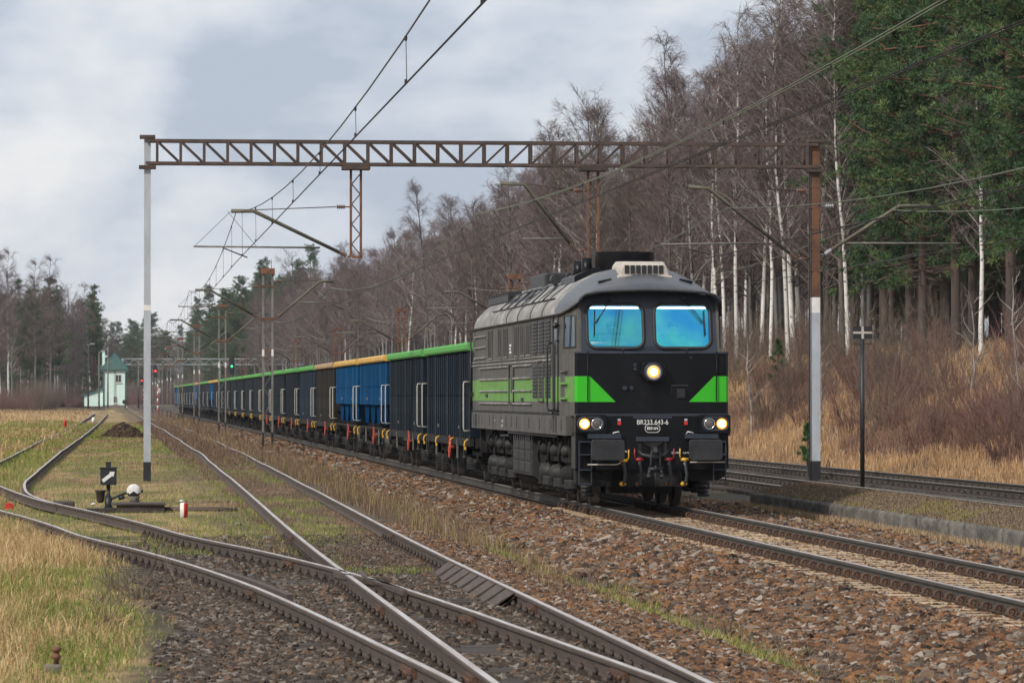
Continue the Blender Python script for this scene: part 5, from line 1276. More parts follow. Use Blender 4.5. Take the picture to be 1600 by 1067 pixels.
# marker post on the right
sp = thing('sign_post', 'tall thin black post carrying a small black board with a cream cross', 'sign', (18.35,98.4,-.25))
b = MB(); b.tube([(0,0,0),(0,0,3.66)], .055, 10); b.build('post', M['black'], sp)
b = MB(); b.box(-.235,.235,-.05,.05,3.66,3.96); bd = b.build('board', M['black'], sp)
b = MB(); b.box(-.235,.235,-.058,-.051,3.785,3.835); b.box(-.03,.03,-.058,-.051,3.66,3.784); b.box(-.03,.03,-.058,-.051,3.836,3.96); b.build('cross', M['ac'], bd)
b = MB(); b.box(-.2,.2,-.03,.03,3.52,3.54); b.tube([(-.2,0,3.53),(-.2,0,3.6)], .01, 5); b.tube([(.2,0,3.53),(.2,0,3.6)], .01, 5); b.build('bracket', M['black'], sp)
b = MB(); b.tube([(0,0,.05),(.2,0,.25),(.22,0,.5),(.18,0,.6),(.14,0,.4)], .012, 6); o = b.build('cable_loop', M['black'], None, (18.62,105.7,-.25)); tag(o, 'black cable loop at the foot of the right gantry post', 'cable')
# litter
for x_, y_, s_, mt, lb in ((15.9,113,.11,'white','crumpled white litter between the right hand tracks'),(17.6,107.5,.12,'red','red and orange litter beside the right gantry post'),(1.55,84.5,.06,'white','small pale stone behind the white counterweight'),(-.25,82.5,.06,'white','white plastic scrap left of the switch stand'),(2.25,69.5,.07,'concrete','flat pale stone right of the striped marker'),(2.45,62.5,.08,'concrete','pale flat slab in the grass left of the siding rail')):
    bm = bmesh.new(); bmesh.ops.create_icosphere(bm, subdivisions=2, radius=s_)
    for v in bm.verts: v.co *= 1+.5*(fbm(v.co.x*40+x_, v.co.y*40+v.co.z*23, 5, 2)-.5); v.co.z *= .45
    me = bpy.data.meshes.new('litter'); bm.to_mesh(me); bm.free(); me.materials.append(M[mt])
    tag(link('litter', me, None, (x_,y_,float(gz(x_,y_))+.03)), lb, 'litter')
# soil heap
X = RNG.normal(0,.55,5200); Y = RNG.normal(0,.6,5200); Z = np.maximum(0, .86-.66*np.hypot(X,Y*.9)**.9)*RNG.uniform(.75,1.05,5200)*(.6+.8*fbm(X*2.2+9,Y*2.2,55))
stone_field('soil_heap', 'dark heap of soil and clods beside the far siding', np.stack([X+.95,Y+218,Z-.2],-1), RNG.uniform(.06,.17,5200), 'stone_soil')
b = MB(); 
hp = [[(.95+r_*math.cos(a)*(1+.1*math.sin(3*a)),218+r_*math.sin(a),z_) for a in np.linspace(0,2*math.pi,25)[:-1]] for r_,z_ in ((1.25,-.28),(.9,-.02),(.5,.2),(.15,.42))]
b.loft(hp, 0, closed=True, cap=True, sm=True); o = b.build('heap_core', mat('soil_dark',(.05,.036,.025),(.03,.022,.017),.95,0,6,.6)); tag(o, 'dark soil core of the heap beside the far siding', 'soil heap')

# ------------------------------------------------------------------ signal box and signals
M['mint'] = mat('mint_render', (.66,.84,.77), (.60,.78,.71), .85, 0, 1.2, .1, 20)
M['teal'] = mat('teal_trim', (.03,.20,.22), (.025,.16,.18), .6, 0, 2)
M['tile_green'] = mat('green_tiles', (.055,.11,.085), (.04,.075,.06), .75, 0, 1.5, .2, 20, c3=(.10,.09,.06))
hs = thing('signal_box', 'pale mint two storey signal box with green pyramid roof and lean-to', 'building', (1.57,751,-.1))
b = MB(); b.box(-2.1,2.1,0,4.5,.5,6.9); b.build('wall', M['mint'], hs)
MB().box(-2.14,2.14,-.04,4.54,0,.5).build('plinth', M['concrete'], hs)
b = MB(); b.add([(-2.55,-.5,7.05),(2.55,-.5,7.05),(2.55,5,7.05),(-2.55,5,7.05),(0,2.2,10.0),(-2.55,-.5,6.85),(2.55,-.5,6.85),(2.55,5,6.85),(-2.55,5,6.85)], [(0,1,4),(1,2,4),(2,3,4),(3,0,4),(0,5,6,1),(1,6,7,2),(2,7,8,3),(3,8,5,0),(5,8,7,6)]); rf_ = b.build('roof', M['tile_green'], hs)
for i in range(9):
    z = 7.2+i*.3; k_ = (10.0-z)/2.95; b = MB(); b.bar((-2.55*k_,-.5*k_+2.2*(1-k_)-.03,z),(2.55*k_,-.5*k_+2.2*(1-k_)-.03,z),.05,.05); b.build('tile_course', M['teal'], rf_)
b = MB(); b.tube([(-2.6,-.55,7.05),(0,2.15,10.05),(2.6,-.55,7.05)], .07, 6); b.build('hip_tiles', M['teal'], rf_)
b = MB(); b.box(-2.25,-1.75,2.6,3.2,7.2,10.2); b.box(-2.3,-1.4,2.55,3.04,9.3,9.55); b.build('chimney', M['mint'], rf_)
for s in (-1,1): b = MB(); b.tube([(s*2.5,-.45,6.8),(s*1.98,-.1,6.4),(s*1.98,-.1,.2)], .10, 6); b.build('downpipe', M['teal'], hs)
for (x0,x1,z0,z1) in ((.25,1.15,4.7,6.0),(-.15,.4,.9,2.0)):
    b = MB(); b.box(x0-.1,x1+.1,-.06,.01,z0-.1,z1+.1); w = b.build('window', M['white'], hs)
    MB().box(x0,x1,-.08,-.05,z0,z1).build('pane', M['glass_dark'], w); MB().box(x0-.15,x1+.15,-.2,0,z0-.2,z0-.1).build('sill', M['white'], w)
    MB().box((x0+x1)/2-.03,(x0+x1)/2+.03,-.09,-.08,z0,z1).build('mullion', M['white'], w)
b = MB()
for x_ in (-.05,.15): b.tube([(x_,-.15,1.9),(x_,-.15,7.2)], .03, 5)
b.build('cable_pipe', M['rust'], hs)
b = MB(); b.prism([(-5.5,.3),(-2.14,.3),(-2.14,3.2),(-5.5,2.2)], 1, .6, 4.2); b.build('annex_wall', M['mint'], hs)
b = MB(); b.add([(-5.9,.3,2.15),(-2.1,.3,3.3),(-2.1,4.5,3.3),(-5.9,4.5,2.15),(-5.9,.3,2.3),(-2.1,.3,3.45),(-2.1,4.5,3.45),(-5.9,4.5,2.3)], [(0,3,2,1),(4,5,6,7),(0,1,5,4),(1,2,6,5),(2,3,7,6),(3,0,4,7)]); b.build('annex_roof', M['teal'], hs)
M['sig_red'] = emit('signal_red', (1,.03,.02), 6); M['sig_green'] = emit('signal_green', (.05,1,.35), 1.6)
def signal(x_, y_, h, lab, lens):
    s_ = thing('railway_signal', lab, 'signal', (x_,y_,-.2))
    n = 8
    for i in range(n): MB().cyl((0,0,i*h*.6/n),(0,0,(i+1)*h*.6/n),.09,8).build('mast_band', M['red'] if i%2==0 else M['white'], s_)
    MB().cyl((0,0,h*.6),(0,0,h),.06,8).build('mast_top', M['gal'], s_)
    b = MB(); b.prism(rrect(-.32,h-.75,.55,1.7,.2), 1, -.2, .05); hd = b.build('signal_head', M['black'], s_)
    for j in range(3):
        lit = j == 1; b = MB(); b.cyl((-.32,-.21,h-.25-j*.5),(-.32,-.24,h-.25-j*.5),.11 if lit else .09,12); b.build('lens', M[lens] if lit else M['glass_dark'], hd)
    b = MB(); b.box(.05,.35,-.1,-.08,h*.42,h*.52); b.build('number_plate', M['white'], s_)
signal(7.02,560,6.4,'red lit colour light signal on a red and white mast beside the siding','sig_red')
signal(7.3,800,6.0,'smaller red lit signal beyond the gantry post, beside the signal box','sig_red')
signal(12.6,402,5.9,'green lit signal rising above the far wagons','sig_green')
for i, (x_,y_,h_) in enumerate(((-3.0,700,11),(-1.2,720,10),(.35,740,11.2),(6.0,760,9))):
    l_ = thing('lamp_post', ('tall grey lamp post left of the lean-to','lamp post in front of the lean-to roof','wooden pole at the corner of the signal box','lamp post with twin heads right of the signal box')[i], 'lamp post', (x_,y_,-.2))
    MB().tube([(0,0,0),(0,0,h_)], [.16,.10], 8).build('pole', M['concrete'], l_)
    if i != 2:
        b = MB(); b.tube([(0,0,h_-.2),(.5,-.2,h_+.1)], .04, 5); b.box(.3,1.1,-.35,-.05,h_+.05,h_+.25); b.build('lamp_head', M['gal'], l_)
sm_ = thing('ground_signal', 'small dark ground signal at the right corner of the signal box', 'signal', (3.3,735,-.2))
b = MB(); b.lathe([(.35,0),(.4,.1),(.2,.2)], (0,0,1.2), (0,1,0), 12); b.cyl((.1,0,0),(.1,0,1.0),.08,6); b.build('disc', M['black'], sm_); MB().lathe([(.001,-.1),(.25,0),(.001,.1)], (.4,0,.3), (0,0,1), 10).build('white_ball', M['white'], sm_)
# far gantries
for i, y_ in enumerate((690,)):
    fg = thing('catenary_gantry', 'far pale lattice gantry crossing the tracks behind the signal box', 'gantry', (0,y_+110,0))
    b = MB()
    for z in (8.2,9.3): b.box(3.2,42,-.1,.1,z-.08,z+.08)
    b.build('truss_beam', M['gal'], fg); b = MB()
    for j in range(36): b.bar((3.4+j*1.05,0,8.25 if j%2 else 9.2),(4.4+j*1.05,0,9.2 if j%2 else 8.25),.08,.08,(0,1,0))
    b.build('lacing', M['gal'], fg)
    for x_ in (3.2,22,42): MB().box(x_-.2,x_+.2,-.2,.2,-.2,9.4).build('post', M['gal'], fg)
# ------------------------------------------------------------------ trees
def bark_birch():
    m, t, b = nt('birch_bark'); L = t.links.new; N = t.nodes.new
    b.inputs['Roughness'].default_value = .8
    tc = N('ShaderNodeTexCoord'); mp = N('ShaderNodeMapping'); mp.inputs['Scale'].default_value = (1.6,1.6,3.4); L(tc.outputs['Object'], mp.inputs['Vector'])
    n = N('ShaderNodeTexNoise'); n.inputs['Scale'].default_value = 1.5; n.inputs['Detail'].default_value = 7; n.inputs['Roughness'].default_value = .72; L(mp.outputs[0], n.inputs['Vector'])
    sx = N('ShaderNodeSeparateXYZ'); L(tc.outputs['Object'], sx.inputs[0])
    mr = N('ShaderNodeMapRange'); mr.inputs['From Min'].default_value = 0; mr.inputs['From Max'].default_value = 15; mr.inputs['To Min'].default_value = -.07; mr.inputs['To Max'].default_value = .10; L(sx.outputs['Z'], mr.inputs['Value'])
    ad = N('ShaderNodeMath'); ad.operation = 'ADD'; L(n.outputs['Fac'], ad.inputs[0]); L(mr.outputs[0], ad.inputs[1])
    r = N('ShaderNodeValToRGB'); r.color_ramp.elements[0].position = .54; r.color_ramp.elements[0].color = (.70,.68,.64,1); r.color_ramp.elements[1].position = .62; r.color_ramp.elements[1].color = (.06,.05,.045,1)
    L(ad.outputs[0], r.inputs['Fac']); oi = N('ShaderNodeObjectInfo'); h = N('ShaderNodeHueSaturation'); m2 = N('ShaderNodeMapRange'); m2.inputs['To Min'].default_value = .0; m2.inputs['To Max'].default_value = 1.0
    sc_ = N('ShaderNodeSeparateColor'); L(oi.outputs['Color'], sc_.inputs[0]); L(sc_.outputs[0], m2.inputs['Value']); L(m2.outputs[0], h.inputs['Value']); L(r.outputs[0], h.inputs['Color']); L(h.outputs[0], b.inputs['Base Color'])
    return m
def bark_pine():
    m, t, b = nt('pine_bark'); L = t.links.new; N = t.nodes.new
    b.inputs['Roughness'].default_value = .9
    tc = N('ShaderNodeTexCoord'); mp = N('ShaderNodeMapping'); mp.inputs['Scale'].default_value = (4,4,1); L(tc.outputs['Object'], mp.inputs['Vector'])
    n = N('ShaderNodeTexNoise'); n.inputs['Scale'].default_value = 2; n.inputs['Detail'].default_value = 6; L(mp.outputs[0], n.inputs['Vector'])
    sx = N('ShaderNodeSeparateXYZ'); L(tc.outputs['Object'], sx.inputs[0])
    ad = N('ShaderNodeMath'); ad.operation = 'MULTIPLY_ADD'; ad.inputs[1].default_value = 6; L(n.outputs['Fac'], ad.inputs[0]); L(sx.outputs['Z'], ad.inputs[2])
    r = N('ShaderNodeValToRGB'); r.color_ramp.elements[0].position = .22; r.color_ramp.elements[0].color = (.060,.047,.040,1); r.color_ramp.elements[1].position = .85; r.color_ramp.elements[1].color = (.20,.09,.05,1)
    dv = N('ShaderNodeMath'); dv.operation = 'DIVIDE'; dv.inputs[1].default_value = 20; L(ad.outputs[0], dv.inputs[0]); L(dv.outputs[0], r.inputs['Fac'])
    L(r.outputs[0], b.inputs['Base Color'])
    return m
M['birch'] = bark_birch(); M['pinebark'] = bark_pine()
M['bark'] = mat('grey_bark', (.12,.10,.082), (.07,.058,.05), .9, 0, 3, .4, 12, (3,3,.6), rnd=.3)
M['branch'] = mat('branch_bark', (.135,.105,.092), (.085,.067,.06), .9, 0, 3, rnd=.25)
M['branch_pale'] = mat('branch_pale', (.34,.31,.28), (.15,.125,.115), .9, 0, 2, rnd=.25)
M['twig'] = mat('twig_purple', (.165,.112,.118), (.105,.070,.074), .9, 0, .6, rnd=.28)
M['twig_brown'] = mat('twig_brown', (.165,.125,.095), (.11,.082,.064), .9, 0, .6, rnd=.28)
M['twig_red'] = mat('twig_red', (.19,.095,.078), (.12,.068,.058), .9, 0, .6, rnd=.25)
M['needle'] = attr_mat('pine_needles', .6, 0)
class TB:
    def __init__(s): s.V = []; s.F = []; s.m = []; s.n = 0
    def tube(s, pts, rad, sides, mi):
        pts = np.asarray(pts); k = len(pts); d = np.gradient(pts, axis=0); d /= np.linalg.norm(d,axis=1)[:,None]+1e-9
        ref = np.array([1.,0,0]) if abs(d[0,0]) < .8 else np.array([0,1.,0])
        a = np.cross(d, ref); a /= np.linalg.norm(a,axis=1)[:,None]; b = np.cross(d,a)
        th = np.arange(sides)*2*math.pi/sides
        ring = pts[:,None,:] + (a[:,None,:]*np.cos(th)[None,:,None] + b[:,None,:]*np.sin(th)[None,:,None])*np.asarray(rad)[:,None,None]
        i = (np.arange(k-1)[:,None]*sides + np.arange(sides)[None,:]); j = (np.arange(k-1)[:,None]*sides + (np.arange(sides)[None,:]+1)%sides)
        f = np.stack([i, j, j+sides, i+sides], -1).reshape(-1,4) + s.n
        s.V.append(ring.reshape(-1,3)); s.F.append(f); s.m.append(np.full(len(f), mi)); s.n += k*sides
    def mesh(s, name, mats): return np_mesh(name, np.concatenate(s.V), np.concatenate(s.F), mats, np.concatenate(s.m), smooth=True)
def ribbons(name, P, D, L_, W, droop, mt, seg=2):
    """thin twigs: P base, D direction, sagging"""
    n = len(P); D = D/np.linalg.norm(D,axis=1)[:,None]
    r = np.random.default_rng(5).normal(size=(n,3)); side = np.cross(D, r); side /= np.linalg.norm(side,axis=1)[:,None]+1e-9
    vs = []
    for k in range(seg+1):
        t = k/seg; c_ = P + D*(L_*t)[:,None] + np.array([0,0,-1.])*(droop*L_*t*t)[:,None]; w = (W*(1-.7*t)/2)[:,None]
        vs += [c_-side*w, c_+side*w]
    V = np.stack(vs,1).reshape(-1,3); o = (np.arange(n)*2*(seg+1))[:,None]
    F_ = np.concatenate([o+np.array([2*k,2*k+1,2*k+3,2*k+2]) for k in range(seg)],0)
    return np_mesh(name, V, F_, mt)
def bare_tree(seed, H, r0, kind):
    g = np.random.default_rng(seed); T = TB()
    k = 12; t = np.linspace(0,1,k); wob = np.cumsum(g.normal(0,.10,(k,2)),0); wob -= wob[0]
    lean = g.normal(0,.025,2)
    tr = np.stack([wob[:,0]*t*1.2+lean[0]*H*t, wob[:,1]*t*1.2+lean[1]*H*t, H*t], -1)
    T.tube(tr, r0*(1-t)**.8+.012, 8, 0)
    tp, td, tl = [], [], []
    def along(p, u): 
        i = u*(len(p)-1); a = int(min(i, len(p)-2)); f = i-a; return p[a]*(1-f)+p[a+1]*f, p[a+1]-p[a]
    birch = kind == 'birch'
    nb = 62 if birch else 46
    for i in range(nb):
        u = g.uniform(.28 if birch else .22, .97); base, _ = along(tr, u)
        az = g.uniform(0,2*math.pi); el = math.radians(g.uniform(38,66) if birch else g.uniform(20,62))
        L_ = (H*.26*(1-u)**.75 + .7)*g.uniform(.7,1.2)*(1 if birch else 1.45)
        if u < .4: L_ *= g.uniform(.4,.9)
        d = np.array([math.cos(az)*math.cos(el), math.sin(az)*math.cos(el), math.sin(el)])
        m_ = 7; s_ = np.linspace(0,1,m_); pts = base + d*(L_*s_)[:,None] + np.cumsum(g.normal(0,.05*L_/3,(m_,3)),0)*s_[:,None] + np.array([0,0,1.])*(((-.12 if birch else .12)*L_)*s_**2)[:,None]
        rb = max(.018, r0*.34*(1-u)**.6)
        T.tube(pts, rb*1.15*(1-s_*.8)+.006, 4, 1)
        ns = int(5+L_*2.1)
        for j in range(ns):
            v = g.uniform(.15,1); b2, dd = along(pts, v); dd = dd/np.linalg.norm(dd)
            q = dd + g.normal(0,.55,3); q[2] += .25; q /= np.linalg.norm(q); l2 = (.35+L_*.36*(1-v*.5))*g.uniform(.5,1.2)
            s2 = np.linspace(0,1,5); p2 = b2 + q*(l2*s2)[:,None] + np.cumsum(g.normal(0,.03,(5,3)),0) + np.array([0,0,-1.])*((.16 if birch else 0)*l2*s2**2)[:,None]
            T.tube(p2, .011*(1-s2*.7)+.003, 3, 1)
            nt_ = 10 if birch else 10
            for z in range(nt_):
                w = g.uniform(.1,1); b3, d3 = along(p2, w); d3 = d3/np.linalg.norm(d3)+g.normal(0,.6,3); tp.append(b3); td.append(d3); tl.append(g.uniform(.3,1.0)*(1.0 if birch else .75))
    trunk = T.mesh('trunk', [M['birch' if birch else 'bark'], M['branch' if not birch or seed%3==0 else 'branch_pale']])
    tl = np.array(tl)
    crown = ribbons('crown', np.array(tp), np.array(td), tl, np.full(len(tl), .012), .55 if birch else .05, M['twig' if birch or seed%2 else 'twig_brown'])
    return trunk, crown
def pine_tree(seed, H, r0, low=.42, spruce=False):
    g = np.random.default_rng(seed); T = TB()
    k = 12; t = np.linspace(0,1,k); wob = np.cumsum(g.normal(0,.07,(k,2)),0); wob -= wob[0]
    tr = np.stack([wob[:,0]*t, wob[:,1]*t, H*t], -1)
    T.tube(tr, r0*(1-t*.85)+.01, 9, 0)
    cen, dirs, sz = [], [], []
    nb = 118 if not spruce else 110
    for i in range(nb):
        u = low+(1-low)*g.uniform(0,1)**.9; z = u*H; base = np.array([np.interp(z,tr[:,2],tr[:,0]),np.interp(z,tr[:,2],tr[:,1]),z])
        az = g.uniform(0,2*math.pi); prof = math.sin(min(1,(1-u)/(1-low)*1.15+.12)*math.pi*.62)
        L_ = (3.5 if not spruce else 2.4)*max(.25,prof)*g.uniform(.55,1.15)
        if spruce: L_ = max(.3,(1-u)/(1-low)*3.0)*g.uniform(.7,1.1)
        el = math.radians(g.uniform(-5,40)+30*(u-.6) if not spruce else g.uniform(-25,10))
        d = np.array([math.cos(az)*math.cos(el), math.sin(az)*math.cos(el), math.sin(el)])
        s_ = np.linspace(0,1,6); pts = base + d*(L_*s_)[:,None] + np.cumsum(g.normal(0,.06,(6,3)),0)*s_[:,None] + np.array([0,0,1.])*(.10*L_*s_**2)[:,None]
        T.tube(pts, .05*(1-s_*.8)*(1.2-u)+.008, 4, 0)
        for j in range(int(4+L_*5)):
            v = g.uniform(.35,1); p = pts[0]*(1-v)+pts[-1]*v + g.normal(0,.16+.10*L_*v,3)*np.array([1,1,.55])
            cen.append(p); dirs.append(d+np.array([0,0,.5])); sz.append(g.uniform(.22,.42))
        if g.random() < .35:                                     # dead stub lower on the stem
            zz = g.uniform(.12,low)*H; az = g.uniform(0,6.28); bb = np.array([np.interp(zz,tr[:,2],tr[:,0]),np.interp(zz,tr[:,2],tr[:,1]),zz]); s2 = np.linspace(0,1,4)
            T.tube(bb+np.array([math.cos(az),math.sin(az),.05])*(g.uniform(.5,1.8)*s2)[:,None]+np.array([0,0,-.25])*(s2**2)[:,None], .022*(1-s2*.8), 3, 0)
    trunk = T.mesh('trunk', [M['pinebark']])
    cen = np.array(cen); dirs = np.array(dirs); sz = np.array(sz); per = 95
    n = len(cen)*per; P = np.repeat(cen,per,0); S_ = np.repeat(sz,per)
    d = g.normal(size=(n,3)); d /= np.linalg.norm(d,axis=1)[:,None]; dd = np.repeat(dirs,per,0); dd /= np.linalg.norm(dd,axis=1)[:,None]
    d = d + dd*.55 + np.array([0,0,.15]); d /= np.linalg.norm(d,axis=1)[:,None]
    st = P + d*(S_*g.uniform(0,.75,n))[:,None]*np.array([1,1,.7]); L_ = S_*g.uniform(.22,.5,n)
    side = np.cross(d, g.normal(size=(n,3))); side /= np.linalg.norm(side,axis=1)[:,None]; w = g.uniform(.009,.020,n)[:,None]
    V = np.stack([st-side*w, st+side*w, st+d*L_[:,None]],1).reshape(-1,3)
    Fc = np.arange(n*3).reshape(-1,3)
    pal = np.array([(.044,.094,.036),(.070,.128,.044),(.030,.066,.034),(.115,.165,.058)]); tuft = g.choice(4,len(cen),p=[.35,.3,.2,.15])
    col = np.repeat(pal[tuft]*g.uniform(.75,1.25,(len(cen),1)),per,0)*g.uniform(.8,1.2,(n,1))
    brown = g.random(n) < .035; col[brown] = (.14,.085,.04)
    crown = np_mesh('crown', V, Fc, M['needle'], col=np.repeat(col,3,0))
    return trunk, crown
BIRCH = [bare_tree(100+i, 18.5+1.2*(i%3), .115+.018*(i%3), 'birch') for i in range(5)]
OAK = [bare_tree(200+i, 16.5+1.5*i, .16, 'oak') for i in range(3)]
PINE = [pine_tree(300+i, 21+1.3*i, .14+.012*i, (.20,.26,.12,.16)[i]) for i in range(4)]
SPRUCE = [pine_tree(400, 20, .2, .12, True)]
def shrub_mesh(seed, h, mt, n=70):
    g = np.random.default_rng(seed); T = TB(); tp, td, tl = [], [], []
    for i in range(n):
        az = g.uniform(0,6.28); r = g.uniform(0,.5); b_ = np.array([r*math.cos(az),r*math.sin(az),-.1]); d = np.array([math.cos(az)*.35,math.sin(az)*.35,1])+g.normal(0,.2,3); L_ = h*g.uniform(.45,1.05)
        s_ = np.linspace(0,1,6); p = b_+d/np.linalg.norm(d)*(L_*s_)[:,None]+np.cumsum(g.normal(0,.03,(6,3)),0)
        T.tube(p, .010*(1-.8*s_)+.002, 3, 0)
        for j in range(16): v = g.integers(1,6); tp.append(p[v]); td.append(d+g.normal(0,.5,3)); tl.append(g.uniform(.15,.55))
    return T.mesh('stems',[mt]), ribbons('twigs', np.array(tp), np.array(td), np.array(tl), np.full(len(tl),.009), 0, mt, 2)
def plant(name, label, cat, meshes, x_, y_, s_=1., rz=None, group=None, names=('trunk','crown'), z=None, pale=None):
    r = thing(name, label, cat, (x_, y_, float(gz(x_,y_))-.1 if z is None else z), random.uniform(0,6.28) if rz is None else rz, group)
    r.scale = (s_,s_,s_*random.uniform(.93,1.07))
    tk = link(names[0], meshes[0], r); link(names[1], meshes[1], r)
    v_ = pale if pale else (random.uniform(.75,1.0) if random.random() < .22 else random.uniform(.14,.36)); tk.color = (v_,v_,v_,1)
    return r
def clear_rows(pts, p, dmin): return all((a-p[0])**2+(b-p[1])**2 > dmin*dmin for a,b in pts)
ZONES = ((.178,'right of the gantry'),(.150,'left of the right gantry post'),(.118,'behind the locomotive cab'),(.092,'behind the locomotive roof'),(.070,'behind the first two wagons'),(.055,'behind the blue hopper wagons'),(.0,'behind the far half of the train'))
def zone(a_, x_):
    return next(n for t_, n in ZONES if a_ >= t_), ('in the front row' if x_ < 34 else 'deep in the wood')
# right hand wood: individual trees along the edge
rg = random.Random(11)
placed = []
hero = [('birch',32.4,213,1.05,'white birch trunk just right of the locomotive cab, leaning slightly'),('birch',32.0,198.5,1.0,'leftmost of the white birch stems left of the right gantry post'),
        ('birch',33.2,196,1.08,'straight white birch closest to the right gantry post'),('birch',31.0,189.5,.95,'slender white birch in front of the stems by the gantry post'),('pine',34.6,178.5,1.02,'tall pine with reddish trunk directly behind the right gantry post'),
        ('pine',34.8,173,1.1,'pine right of the gantry post reaching above the picture'),('pine',31.5,147,1.06,'tall pine behind the cross sign board'),('birch',30.5,141,.8,'thin birch with white trunk right of the cross sign board'),
        ('pine',32.2,143.5,.96,'pine with dense low branches near the right edge'),('pine',31.0,138.5,1.12,'pine at the right edge of the picture, nearest to the tracks')]
for i,(kd,x_,y_,s_,lb) in enumerate(hero):
    plant('birch_tree' if kd=='birch' else 'pine_tree', lb, 'tree', (BIRCH if kd=='birch' else PINE)[i%4], x_, y_, s_*(.86 if kd=='birch' else 1), pale=1.0); placed.append((x_,y_))
nP = nB = nO = 0
att = 0
while att < 9000 and nB+nO+nP < 330:
    att += 1
    y_ = 128+ (640-128)*rg.random()**1.15; x_ = 29.5 + 17*rg.random()**1.2
    if x_ > .243*y_ or not clear_rows(placed, (x_,y_), 2.0 if y_ < 300 else 2.6): continue
    placed.append((x_,y_)); a_ = x_/y_; zn, dp_ = zone(a_, x_)
    s_ = rg.uniform(.72,.95)*(1.05 if .148 < a_ < .19 else .96)
    if (a_ > .190 and rg.random() < .92) or (y_ > 480 and rg.random() < .015):
        nP += 1; plant('pine_tree', f'tall dark green pine {dp_} {zn}', 'tree', PINE[rg.randrange(4)], x_, y_, s_*1.28, None, f'pines {dp_} {zn}')
    elif rg.random() < .62:
        nB += 1; plant('birch_tree', f'bare birch with purplish twigs {dp_} {zn}', 'tree', BIRCH[rg.randrange(5)], x_, y_, s_, None, f'bare birches {dp_} {zn}')
    else:
        nO += 1; plant('bare_tree', f'bare brown spreading tree {dp_} {zn}', 'tree', OAK[rg.randrange(3)], x_, y_, s_, None, f'bare broadleaf trees {dp_} {zn}')
# one taller crown breaking the skyline
plant('bare_tree', 'tall bare tree whose open crown breaks the skyline left of the hanging bracket', 'tree', OAK[2], 33.5, 735, 1.25)
# left hand wood
placed2 = []
att = 0
nl = 0
while nl < 60 and att < 4000:
    att += 1
    y_ = rg.uniform(640,880); x_ = rg.uniform(-34,-1)
    if x_ > -7 and y_ < 775: continue
    if x_ > -24 and 700 < y_ < 775: continue
    if x_ > 2.5*(y_-750)/100-2.2 and y_<800: continue
    if x_ < -.032*y_ or not clear_rows(placed2, (x_,y_), 2.2): continue
    placed2.append((x_,y_)); nl += 1; u = rg.random(); s_ = rg.uniform(.88,1.15)
    if u < .22: plant('pine_tree', 'dark pine in the wood left of the signal box', 'tree', PINE[rg.randrange(4)], x_, y_, s_, None, 'pines left of the signal box')
    elif u < .75: plant('birch_tree', 'tall bare birch in the wood left of the signal box', 'tree', BIRCH[rg.randrange(5)], x_, y_, s_*1.1, None, 'birches left of the signal box')
    else: plant('bare_tree', 'bare brown tree in the wood left of the signal box', 'tree', OAK[rg.randrange(3)], x_, y_, s_*1.1, None, 'bare trees left of the signal box')
plant('spruce_tree', 'dark pointed spruce just left of the signal box chimney', 'tree', SPRUCE[0], -2.2, 790, 1.25)
plant('spruce_tree', 'broad dark conifer at the left edge of the picture', 'tree', SPRUCE[0], -14.5, 690, 1.1)
# far woods as a mass: instances of the same trees
def forest_nodes(objs, k_=1.):
    g = bpy.data.node_groups.new('forest','GeometryNodeTree'); N = g.nodes.new; L = g.links.new
    g.interface.new_socket('Geometry', in_out='INPUT', socket_type='NodeSocketGeometry'); g.interface.new_socket('Geometry', in_out='OUTPUT', socket_type='NodeSocketGeometry')
    gi = N('NodeGroupInput'); go = N('NodeGroupOutput'); jn = N('GeometryNodeJoinGeometry')
    for tr_, cr_ in objs:
        j = N('GeometryNodeJoinGeometry')
        for o_ in (tr_, cr_):
            oi = N('GeometryNodeObjectInfo'); oi.inputs['Object'].default_value = o_; oi.transform_space = 'ORIGINAL'; oi.inputs['As Instance'].default_value = False; L(oi.outputs['Geometry'], j.inputs[0])
        gt = N('GeometryNodeGeometryToInstance'); L(j.outputs[0], gt.inputs[0]); L(gt.outputs[0], jn.inputs[0])
    m2p = N('GeometryNodeMeshToPoints'); L(gi.outputs[0], m2p.inputs[0])
    iop = N('GeometryNodeInstanceOnPoints'); iop.inputs['Pick Instance'].default_value = True; L(m2p.outputs[0], iop.inputs['Points']); L(jn.outputs[0], iop.inputs['Instance'])
    ri = N('FunctionNodeRandomValue'); ri.data_type = 'INT'; ri.inputs[4].default_value = 0; ri.inputs[5].default_value = len(objs)-1; L(ri.outputs[2], iop.inputs['Instance Index'])
    rr = N('FunctionNodeRandomValue'); rr.data_type = 'FLOAT_VECTOR'; rr.inputs[0].default_value = (0,0,0); rr.inputs[1].default_value = (0,0,6.283); L(rr.outputs[0], iop.inputs['Rotation'])
    rs = N('FunctionNodeRandomValue'); rs.data_type = 'FLOAT'; rs.inputs[2].default_value = .85*k_; rs.inputs[3].default_value = 1.18*k_; L(rs.outputs[1], iop.inputs['Scale'])
    L(iop.outputs[0], go.inputs[0]); return g
def proto(mesh_pair):
    for o in bpy.data.objects:
        if o.type == 'MESH' and o.data == mesh_pair[0]: tr_ = o; break
    for o in bpy.data.objects:
        if o.type == 'MESH' and o.data == mesh_pair[1]: cr_ = o; break
    return tr_, cr_
def forest(name, label, X, Y, pairs, k_=1.):
    me = bpy.data.meshes.new(name); P = np.stack([X,Y,gz(X,Y)-.1],-1); me.vertices.add(len(P)); me.vertices.foreach_set('co', P.astype(np.float32).ravel())
    o = link(name, me); o.modifiers.new('forest','NODES').node_group = forest_nodes([proto(p) for p in pairs], k_)
    o.color = (.25,.25,.25,1)
    return tag(o, label, 'wood', kind='stuff')
